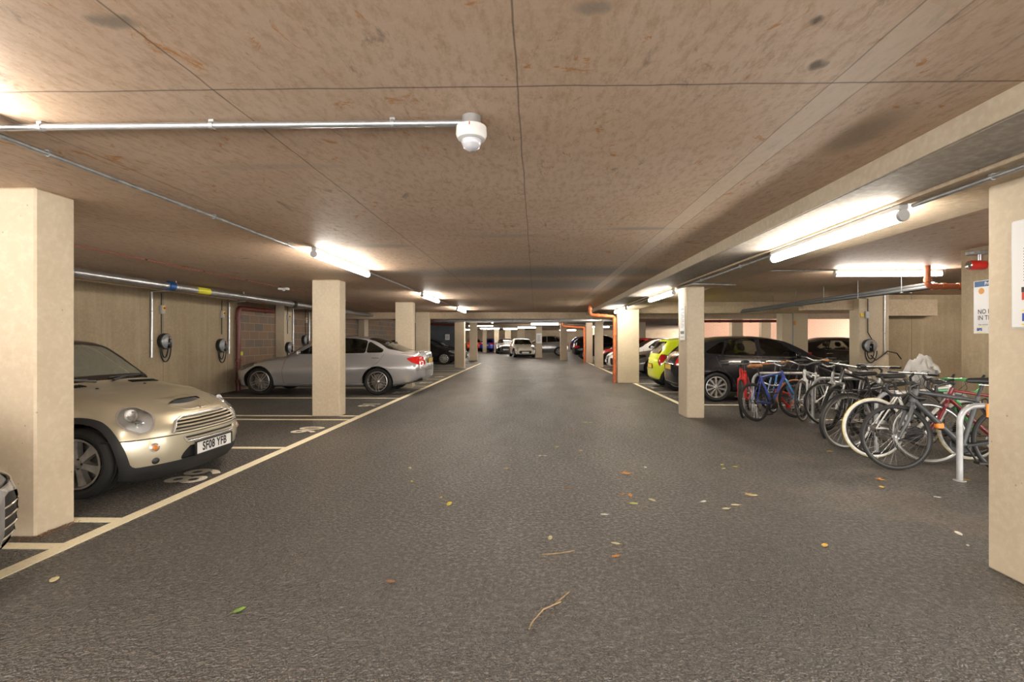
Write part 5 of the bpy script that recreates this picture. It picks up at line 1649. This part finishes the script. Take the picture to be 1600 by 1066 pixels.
pipe('drain_pipe', 'orange-red drain pipe bending down beside the wide pale column', [(2.46, 15.22, 0), (2.46, 15.22, 2.06), (1.70, 15.22, 2.12), (1.70, 15.22, 2.40)], .05, m_orp,
     [((2.46, 15.22, .30), 'z'), ((2.46, 15.22, .75), 'z'), ((2.46, 15.22, 1.5), 'z'), ((2.2, 15.22, 2.085), 'x'), ((1.95, 15.22, 2.10), 'x'), ((1.70, 15.22, 2.3), 'z')])
pipe('drain_pipe', 'far orange-red drain pipe by the dark car with the yellow plate', [(2.80, 27.9, 0), (2.80, 27.9, 2.02), (1.5, 27.9, 2.1), (1.5, 27.9, 2.40)], .06, m_orp, [((2.8, 27.9, .6), 'z'), ((2.8, 27.9, 1.4), 'z'), ((2.1, 27.9, 2.06), 'x')])
pipe('sprinkler_riser', 'dark red riser pipe on the left wall at the nose of the silver saloon', [(-7.80, 12.6, 0), (-7.80, 12.6, 2.18), (-7.80, 14.3, 2.18)], .062, m_rp, [((-7.8, 12.6, .25), 'z'), ((-7.8, 12.6, .8), 'z'), ((-7.8, 12.6, 1.9), 'z'), ((-7.8, 13.9, 2.18), 'y')])
o_ = MB().box(-7.74, -7.70, 12.58, 12.64, .93, 1.03, .008).build('yellow_tag', M('yellow_label'), None, 30)
tag(o_, 'small yellow tag on the dark red riser pipe', 'tag')
pipe('sprinkler_riser', 'dark red riser pipe behind the far left column', [(-3.75, 25.2, 0), (-3.75, 25.2, 2.1), (-6.5, 25.2, 2.15), (-6.5, 25.2, 2.4)], .06, m_rp, [((-3.75, 25.2, 1.0), 'z'), ((-5, 25.2, 2.12), 'x')])
pipe('sprinkler_pipe', 'dark red pipe hung across the bays before the pink wall', [(6.3, 19.2, 2.06), (9.6, 19.2, 2.06)], .05, m_rp, [((7.2, 19.2, 2.06), 'x'), ((8.4, 19.2, 2.06), 'x')])
pipe('sprinkler_pipe', 'orange-red pipe with a valve under the ceiling beside the bicycle bay sign wall', [(6.25, 7.9, 2.53), (6.25, 7.9, 2.20), (8.2, 7.9, 2.20)], .045, M('copper_red_pipe', (.55, .18, .09), .35, .2), [((6.5, 7.9, 2.2), 'x'), ((6.75, 7.9, 2.2), 'x'), ((6.25, 7.9, 2.3), 'z'), ((6.36, 7.9, 2.2), 'x')])
for k, (y, z, r) in enumerate(((20.0, 2.22, .045), (20.9, 2.14, .04), (22.2, 2.26, .06), (24.2, 2.22, .05))):
    conduit('service_pipe', [(-4.4 if k else -6.5, y, z), (3.4 if k else 6, y, z)], r, m_galvb if k != 2 else m_duct,
            ('bright pipe crossing the lane just past the cross beam', 'thin bright pipe crossing low past the cross beam', 'silver wrapped pipe crossing the lane farther on', 'farthest bright pipe crossing the lane')[k], 'pipe', [(x, y, z) for x in (-3, -1, 1, 2.8)], 'pipes crossing the lane')
tr = thing('cable_tray', 'grey pair of conduits hung along the ceiling behind the bicycles', 'conduit', (6.45, 8.05, 2.21))
m_dk = M('mid_grey_conduit', (.16, .17, .18), .45, .5)
for k, (dx, dz) in enumerate(((0, 0), (.07, .0), (.035, .055))):
    MB().tube([(dx, 0, dz), (dx, 7.35, dz)], .03, 12).build('tube', m_dk, tr, 50)
for k in range(6):
    MB().box(-.05, .12, .6+1.15*k, .64+1.15*k, -.045, -.03).tube([(-.04, .62+1.15*k, -.04), (-.04, .62+1.15*k, .32)], .004, 6).build('hanger', m_dk, tr, 30)
conduit('conduit', [(8.1, 15.5, 0.02), (8.1, 15.5, 2.18)], .015, m_dk, 'dark conduit down the column between the two dark hatchbacks', 'conduit')
MB_ = MB().box(8.11, 8.17, 15.45, 15.50, 1.80, 1.93, .008)
tag(MB_.build('isolator_switch', M('orange_switch', (.6, .25, .03), .5), None, 30), 'small orange isolator on the column between the dark hatchbacks', 'switch')

# ------------------------------------------------------------------ car chargers, each with switch and conduit
m_shell = M('charger_grey_cover', (.30, .31, .33), .35, .2)
def charger(x, y, z, label, face='x', flip=1):
    rz = 0 if face == 'x' else -PI/2
    root = thing('car_charger', label, 'charger', (x, y, z), rz, 'wall car chargers')
    MB().lathe([(.165, 0), (.17, .02), (.17, .085), (.155, .10)], 36, 'x').build('rim', m_blk, root, 40)
    MB().lathe([(.157, .098), (.14, .118), (.09, .138), (.04, .146), (0, .148)], 36, 'x').build('cover', m_shell, root, 60)
    MB().box(.11, .165, flip*.01-.045, flip*.01+.045, -.14, .05, .015).build('socket_panel', m_gloss, root, 40)
    MB().box(.14, .172, flip*.01-.028, flip*.01+.028, .05, .11, .008).build('status_light', M('bronze_panel', (.25, .12, .06), .3), root, 40)
    for k, (w, d) in enumerate(((.09, .28), (.15, .40))):
        pts = []
        for q in range(15):
            a = PI*q/14
            pts.append((.06+.015*k, flip*(.04-w*math.cos(a)*1.0)-.06*flip, -.13-d*math.sin(a)*.75+.0))
        MB().tube(pts, .013, 8).build('charging_cable', m_blk, root, 50)
    return root
charger(-7.9, 10.14, 1.31, 'round grey car charger on the left wall, nearest the gold car')
charger(-7.9, 12.0, 1.20, 'round grey car charger on the left wall beside the dark red riser')
charger(-7.62, 14.78, 1.10, 'round grey car charger on the pilaster behind the silver saloon')
charger(-7.9, 16.4, 1.33, 'round grey car charger on the blockwork, farthest left of the middle column')
charger(8.55, 12.7, 1.19, 'round grey car charger on the column behind the bicycles', 'y', -1)
def feed(x, y, z0, z1, ysw, label, label2, x_axis=True, sw=1.98):
    if x_axis:
        c = conduit('conduit', [(x+.03, y, z0), (x+.03, y, z1), (x+.45, y, z1+.03)], .022, m_galvb, label, 'conduit', [(x+.03, y, z0+.35), (x+.03, y, z1-.4)])
        s = thing('isolator_switch', label2, 'switch', (x, ysw, sw))
        MB().box(0, .07, -.045, .045, -.09, .09, .01).build('switch_box', M('grey_plastic', (.4, .4, .4), .4), s, 40)
        MB().box(.07, .078, -.035, .035, -.01, .07, .002).build('switch_plate', m_yel, s, 0)
        MB().lathe([(.022, .078), (.022, .10), (0, .10)], 14, 'x', (0, 0, .03)).build('switch_knob', M('red_knob', (.5, .02, .02), .4), s, 40)
        MB().tube([(.02, 0, .09), (.02, 0, .30), (.06, -.06, .34)], .01, 8).tube([(.02, 0, -.09), (.02, .0, -.5)], .01, 8).build('switch_cable', m_blk, s, 40)
feed(-7.9, 9.80, .98, 2.33, 10.08, 'pale conduit down the left wall beside the nearest charger', 'red and yellow isolator switch above the nearest left charger')
feed(-7.9, 12.32, .98, 2.30, 12.05, 'pale conduit down the left wall next to the dark red riser', 'red and yellow isolator switch above the charger by the red riser')
feed(-7.62, 15.07, 1.0, 2.30, 14.75, 'pale conduit down the pilaster behind the silver saloon', 'red and yellow isolator switch on the pilaster', sw=2.02)
feed(-7.9, 16.75, 1.3, 2.30, 16.5, 'pale conduit down the blockwork by the farthest left charger', 'red and yellow isolator switch on the blockwork', sw=2.0)
# switch, cable and conduit on the charger column
s = thing('isolator_switch', 'red and yellow isolator switch on the column behind the bicycles', 'switch', (8.50, 12.7, 1.98))
MB().box(-.05, .05, -.07, 0, -.09, .09, .01).build('switch_box', M('grey_plastic'), s, 40)
MB().box(-.16, -.07, -.03, 0, -.05, .05, .005).build('switch_plate', m_yel, s, 30)
MB().tube([(.02, -.03, .09), (.02, -.03, .42)], .012, 8).tube([(.02, -.03, -.09), (.02, -.03, -.45), (.12, -.03, -.62)], .012, 8).build('switch_cable', m_blk, s, 40)
conduit('conduit', [(8.95, 12.67, 1.0), (8.95, 12.67, 2.50)], .014, m_galvb, 'thin conduit down the charger column behind the bicycles', 'conduit', [(8.95, 12.67, 1.5), (8.95, 12.67, 2.1)])
lp = MB().tube([(8.55, 12.6, .95), (8.66, 12.58, .82), (8.80, 12.58, .92), (8.98, 12.62, 1.05), (9.2, 12.6, 1.0), (9.3, 12.58, .85)], .016, 8).build('charging_lead', m_blk, None, 50)
tag(lp, 'black charging lead looped across the charger column behind the bicycles', 'cable')

# ------------------------------------------------------------------ boards and signs
m_board = M('white_sign_board', (.80, .80, .80), .3)
m_ink = M('dark_sign_ink', (.03, .03, .035), .5); m_inkg = M('grey_sign_ink', (.25, .25, .26), .5)
m_bl = M('sign_blue', (.03, .13, .33), .4); m_bps = M('logo_blue', (.03, .08, .40), .4); m_ylw = M('logo_yellow', (.90, .72, .03), .4)
def wall_T(x, y, z):       # lettering that faces -x: reads towards -y
    return Matrix.Translation((x, y, z)) @ Matrix(((0, 0, -1, 0), (-1, 0, 0, 0), (0, 1, 0, 0), (0, 0, 0, 1)))
def wall_rect(name, x, y0, y1, z0, z1, mat, parent, t=.002):
    return MB().box(x-t, x, min(y0, y1), max(y0, y1), z0, z1).build(name, mat, parent, 0)
# parking sign on the wall behind the bicycles: top left corner at y = 5.60
sg_ = thing('parking_sign', 'white no-parking sign with a blue header on the wall under the red alarm', 'sign', (5.64, 6.05, 1.43))
sg_.scale = (1, 1.117, 1.117)
MB().box(-.006, 0, -.30, .30, 0, .60, .002).build('sign_panel', m_board, sg_, 0)
wall_rect('header_band', -.006, .285, -.285, .53, .592, m_bl, sg_)
put_text('header_lettering', 'Private Property', .05, m_board, sg_, wall_T(-.009, .16, .56), .001, 1, 1, 'LEFT')
MB().lathe([(.035, -.009), (.035, -.006)], 24, 'x', (0, .20, .48)).build('orange_roundel', M('sign_orange', (.80, .38, .08), .4), sg_, 0)
for k in range(4): wall_rect('small_print', -.006, .09, -.25, .505-.018*k, .510-.018*k, m_inkg, sg_)
put_text('blue_letter', 'P', .22, m_bl, sg_, wall_T(-.009, .03, .375), .006)
for t_, z in (('NO PARKING', .245), ('IN THIS AREA', .175)):
    put_text('sign_lettering', t_, .072, m_ink, sg_, wall_T(-.009, .245, z), .0006, .92, 1, 'LEFT')
put_text('small_lettering', 'See notice', .028, m_ink, sg_, wall_T(-.009, .235, .10), .0, 1, 1, 'LEFT')
put_text('logo_lettering', 'BPS', .042, m_bps, sg_, wall_T(-.009, .255, .045), .003, 1, 1, 'LEFT')
wall_rect('logo_bar', -.006, .26, .14, .074, .080, m_ylw, sg_); wall_rect('logo_bar', -.006, .26, .14, .010, .016, m_ylw, sg_)
for k in range(4): wall_rect('small_print', -.006, .115, -.25, .065-.014*k, .069-.014*k, m_inkg, sg_)
# large board on the near right column (only its far edge shows)
bd = thing('notice_board', 'white notice board with a blue and yellow logo on the near right column', 'sign', (2.69, 2.66, 1.42))
MB().box(-.012, 0, -.13, .142, 0, .60, .008).build('board_panel', m_board, bd, 40)
put_text('board_logo', 'BPS', .052, m_bps, bd, wall_T(-.015, .075, .058), .004, 1, 1, 'LEFT')
wall_rect('logo_bar', -.012, .078, -.05, .093, .100, m_ylw, bd); wall_rect('logo_bar', -.012, .078, -.05, .018, .025, m_ylw, bd)
wall_rect('red_panel', -.012, .078, -.09, .155, .225, M('sign_red', (.62, .05, .03), .4), bd)
wall_rect('black_panel', -.014, .078, -.09, .198, .226, m_ink, bd)
for k in range(12): wall_rect('small_print', -.012, .07, -.10, .26+.016*k, .265+.016*k, m_inkg, bd, .001)
put_text('board_heading', 'PARKING', .03, m_ink, bd, wall_T(-.015, .045, .485), .001, 1, 1, 'LEFT')
# notice on the mid column
nb = thing('notice_board', 'white notice sheet on the lane side of the column before the dark hatchback', 'sign', (2.60, 8.66, 1.34))
MB().box(-.008, 0, -.14, .14, 0, .60, .003).build('board_panel', m_board, nb, 0)
for k in range(11): wall_rect('small_print', -.008, .10, -.10 if k % 3 else -.03, .22+.026*k, .228+.026*k, m_inkg, nb)
for y in (.07, 0, -.07): wall_rect('pictogram', -.008, y+.025, y-.025, .11, .16, m_ink, nb)
wall_rect('small_print', -.008, .10, -.10, .05, .06, m_inkg, nb)
put_text('board_heading', 'NOTICE', .045, m_ink, nb, wall_T(-.011, 0, .545), .001)
def front_notice(x, y, z, w, h, label):
    n = thing('notice_board', label, 'sign', (x, y, z))
    MB().box(-w/2, w/2, -.01, 0, 0, h, .002).build('board_panel', m_board, n, 0)
    for k in range(6): MB().box(-w*.36, w*.36*(1 if k % 2 else .6), -.013, -.01, h*(.2+.11*k), h*(.2+.11*k)+h*.05).build('small_print', m_inkg, n, 0)
front_notice(.25, 35.15, 1.05, .38, .72, 'white notice on the far column in front of the silver estate car')
front_notice(-5.64, 31.0, 1.30, .28, .36, 'white paper notice on the slate wall above the black car')
nb2 = thing('notice_board', 'pale notice on the lane side of the far right column', 'sign', (1.56, 30.95, 1.2))
MB().box(-.01, 0, -.12, .12, 0, .55, .002).build('board_panel', m_board, nb2, 0)
for k in range(5): wall_rect('small_print', -.01, .09, -.09, .12+.07*k, .15+.07*k, m_inkg, nb2)
# red alarm beacon above the parking sign
al = thing('alarm_beacon', 'red alarm beacon on the wall above the no-parking sign', 'alarm', (5.64, 6.24, 2.29))
al.scale = (1.1, 1.1, 1.1)
MB().lathe([(.05, 0), (.055, -.02), (.055, -.16), (.05, -.175)], 28, 'x').build('beacon_body', M('alarm_red', (.55, .02, .015), .3, coat=.5), al, 40)
MB().lathe([(.046, -.174), (.040, -.185), (.02, -.19), (0, -.19)], 24, 'x').build('beacon_lens', m_chrome, al, 40)
MB().box(-.16, 0, -.05, .07, .12, .16, .006).build('mounting_plate', m_galv, al, 40)
MB().tube([(-.05, 0, .05), (-.05, 0, .13)], .014, 8).build('stem', m_galvb, al, 40)
# ------------------------------------------------------------------ fallen leaves and twigs
LEAVES = [
  (-2.71, 2.68, 'pale', 0.070, 'pale leaf on the asphalt right of the left column foot, lowest on the left'),
  (-1.48, 2.40, 'green', 0.050, 'small green leaf lying alone in the lower left of the lane'),
  (-0.81, 2.70, 'brown', 0.050, 'curled brown leaf alone in the lower middle of the lane'),
  (-0.71, 3.99, 'yellow', 0.070, 'bright yellow leaf left of the middle of the lane'),
  (-0.81, 4.15, 'tan', 0.040, 'small tan leaf just behind the bright yellow leaf in the lane'),
  (-0.31, 5.09, 'tan', 0.050, 'small tan leaf alone in the middle of the lane'),
  (-1.18, 4.61, 'yellow', 0.040, 'small yellow leaf on the left, nearer of two in a line'),
  (-1.32, 5.09, 'pale', 0.050, 'small pale leaf on the left, farther of two in a line'),
  (0.10, 3.32, 'pale', 0.050, 'folded pale leaf behind the long straight twig'),
  (0.53, 3.24, 'pale', 0.050, 'small pale green leaf behind the orange scrap leaf'),
  (0.50, 3.05, 'orange', 0.050, 'orange scrap of leaf right of the long straight twig'),
  (0.29, 4.44, 'brown', 0.060, 'reddish brown leaf near the centre of the lane'),
  (0.91, 4.92, 'orange', 0.110, 'large orange lobed leaf right of the lane centre'),
  (0.82, 4.24, 'orange', 0.060, 'orange-brown leaf in front of the large orange lobed leaf'),
  (0.76, 4.27, 'orange', 0.040, 'tiny orange leaf touching the left of the orange-brown leaf'),
  (0.81, 4.03, 'lime', 0.060, 'pale yellow-green leaf in front of the orange-brown leaf'),
  (0.98, 4.12, 'pale', 0.060, 'pale yellow leaf right of the orange-brown leaf'),
  (0.53, 3.77, 'white', 0.050, 'whitish leaf in front of the group of orange leaves'),
  (0.27, 6.12, 'tan', 0.060, 'tan leaf in mid lane, left of the farther pair'),
  (0.05, 5.65, 'pale', 0.050, 'left leaf of a pale pair lying side by side in mid lane'),
  (0.11, 5.65, 'pale', 0.050, 'right leaf of a pale pair lying side by side in mid lane'),
  (0.55, 5.92, 'tan', 0.060, 'tan leaf right of the pale pair in mid lane'),
  (0.55, 7.19, 'brown', 0.090, 'brown leaf farther up the lane right of centre'),
  (0.80, 7.91, 'tan', 0.090, 'left leaf of two tan leaves far up the lane'),
  (0.89, 7.91, 'tan', 0.080, 'right leaf of two tan leaves far up the lane'),
  (1.58, 9.61, 'brown', 0.120, 'brown leaf far up the lane towards the notice column'),
  (1.16, 5.17, 'white', 0.050, 'small whitish leaf right of the large orange lobed leaf'),
  (2.01, 5.29, 'yellow', 0.050, 'farthest of three yellow leaves before the bicycles'),
  (1.97, 5.14, 'lime', 0.050, 'nearest of three yellow leaves before the bicycles'),
  (2.12, 5.22, 'yellow', 0.050, 'rightmost of three yellow leaves before the bicycles'),
  (1.86, 4.28, 'tan', 0.080, 'crumpled leaf with a stalk, left half of the largest cluster on the right'),
  (1.89, 4.26, 'pale', 0.060, 'pale leaf right half of the largest cluster on the right'),
  (1.40, 4.09, 'white', 0.050, 'whitish leaf left of the pair in front of the bicycles'),
  (1.52, 3.92, 'pale', 0.060, 'round pale yellow leaf nearest in the right of the lane'),
  (1.63, 4.01, 'pale', 0.060, 'long pale yellow leaf beside the round pale yellow leaf'),
  (3.55, 5.95, 'amber', 0.070, 'amber leaf under the rear wheel of the touring bicycle'),
  (3.32, 4.77, 'orange', 0.080, 'orange-brown leaf before the matt grey bicycle wheel'),
  (3.17, 4.53, 'amber', 0.060, 'yellow leaf in front of the orange-brown leaf by the bicycle wheel'),
  (1.90, 3.24, 'amber', 0.060, 'yellow leaf alone on the lower right asphalt'),
  (2.95, 3.46, 'white', 0.060, 'white leaf near the foot of the right column'),
  (3.44, 4.25, 'white', 0.040, 'small white scrap before the nearest bicycle stand'),
  (4.14, 4.79, 'amber', 0.060, 'yellow leaf at the foot of the nearest bicycle stand'),
  (2.84, 3.26, 'white', 0.030, 'tiny white scrap in front of the white leaf by the right column'),
]
TWIGS = [[(0.04, 3.06), (0.15, 3.08), (0.25, 3.12)], [(-0.03, 2.27), (-0.02, 2.32), (0.04, 2.44), (0.13, 2.51)], [(0.1, 2.49), (0.12, 2.52), (0.18, 2.61)]]
LC = dict(pale=(.58, .52, .30), green=(.16, .30, .04), brown=(.26, .12, .05), yellow=(.68, .56, .04), tan=(.48, .33, .15), orange=(.52, .22, .05), lime=(.52, .54, .14), white=(.72, .70, .62), amber=(.66, .40, .04))
def leaf(x, y, c, s, label, i):
    rnd = random.Random(i); lob = 5 if (s > .065 and c in ('orange', 'brown', 'tan')) else 1
    n = 28; vs = []; a0 = rnd.random()*6.28
    up = s*(.16+.2*rnd.random())
    def z(px, py): return .004+up*(abs(py)/s)**1.5+up*.35*max(0, px/s)
    top = []
    for k in range(n):
        a = 2*PI*k/n
        rr = s*.5*(.72+.28*math.cos(a*lob) if lob > 1 else 1)
        px, py = rr*math.cos(a)*1.15, rr*math.sin(a)*(1 if lob > 1 else .58)
        top.append((px, py, z(px, py)))
    m = MB(); T = Matrix.Rotation(a0, 4, 'Z')
    P = [(0, 0, .004)]+[(p[0]*.5, p[1]*.5, z(p[0]*.5, p[1]*.5)) for p in top]+top
    fs = [(0, 1+k, 1+(k+1) % n) for k in range(n)]+[(1+k, 1+n+k, 1+n+(k+1) % n, 1+(k+1) % n) for k in range(n)]
    o_ = len(P)
    Q = P+[(p[0], p[1], p[2]-.0012) for p in P]
    fs += [tuple(i_+o_ for i_ in reversed(f)) for f in fs]+[(1+n+k, o_+1+n+k, o_+1+n+(k+1) % n, 1+n+(k+1) % n) for k in range(n)]
    m.add([T @ Vector(q) for q in Q], fs)
    m.tube([T @ Vector((-s*.55, 0, .006)), T @ Vector((-s*.85, s*.06, .004))], .0013, 4)
    o = m.build('fallen_leaf', M('leaf_'+c, LC[c], .6, var=.3, vscale=60), None, 40)
    o.location = (x, y, .0006)
    tag(o, label, 'leaf', 'fallen leaves')
for i, (x, y, c, s, l) in enumerate(LEAVES): leaf(x, y, c, s, l, i)
for p, l in zip(TWIGS, ('long straight brown twig lying across the lane', 'bent stalk lying towards the camera in the lane', 'thin pale stalk beside the bent stalk in the lane')):
    c0 = Vector((p[0][0], p[0][1], 0))
    o = MB().tube([Vector((q[0], q[1], .006))-c0 for q in p], .0032, 6).build('twig', M('twig_straw', (.42, .29, .15), .7, var=.3), None, 50)
    o.location = c0
    tag(o, l, 'twig')
# dry debris swept against the left column
m = MB(); rnd = random.Random(3)
for k in range(90):
    if k < 45: x, y = -3.9+rnd.random()*.5, 3.245-abs(rnd.gauss(0, .025))
    else: x, y = -3.41+abs(rnd.gauss(0, .02)), 3.24+rnd.random()*.3
    a = rnd.random()*6.28; l = .012+.03*rnd.random()
    m.tube([(x, y, .004+.012*rnd.random()), (x+l*.5*math.cos(a), y-abs(l*.5*math.sin(a)), .01+.012*rnd.random()), (x+l*math.cos(a)*.8+.002, y-abs(l*math.sin(a)), .005)], [.001, .004, .001], 5, sy=.4)
o = m.build('leaf_litter', M('dry_litter', (.22, .11, .05), .8, var=.4, vscale=60), None, 0)
tag(o, 'dry brown leaf litter gathered at the foot of the left column', 'litter', None, 'stuff')

# ------------------------------------------------------------------ camera and light balance
cam = bpy.data.cameras.new('camera'); co = bpy.data.objects.new('camera', cam); C.objects.link(co)
co.location = (0, 0, 1.36); co.rotation_euler = (PI/2, 0, R(1.27))
cam.sensor_width = 36.0; cam.lens = 760/1600*36
cam.shift_x = -.0125; cam.shift_y = -.0019
cam.clip_start = .05; cam.clip_end = 200
sc = bpy.context.scene
sc.camera = co
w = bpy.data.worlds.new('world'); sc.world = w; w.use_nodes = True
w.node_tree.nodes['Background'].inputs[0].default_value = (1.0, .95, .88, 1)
w.node_tree.nodes['Background'].inputs[1].default_value = 3.0  # added daylight fill, entering through sides left open out of view
sc.view_settings.view_transform = 'Standard'; sc.view_settings.look = 'None'
sc.view_settings.exposure = 1.68; sc.view_settings.gamma = 1.0; sc.view_settings.use_curve_mapping = False
cy = sc.cycles
cy.use_light_tree = True
cy.max_bounces = 8; cy.diffuse_bounces = 5; cy.glossy_bounces = 4; cy.transparent_max_bounces = 12
cy.caustics_reflective = False; cy.caustics_refractive = False
cy.sample_clamp_indirect = 6.0
cy.use_denoising = True
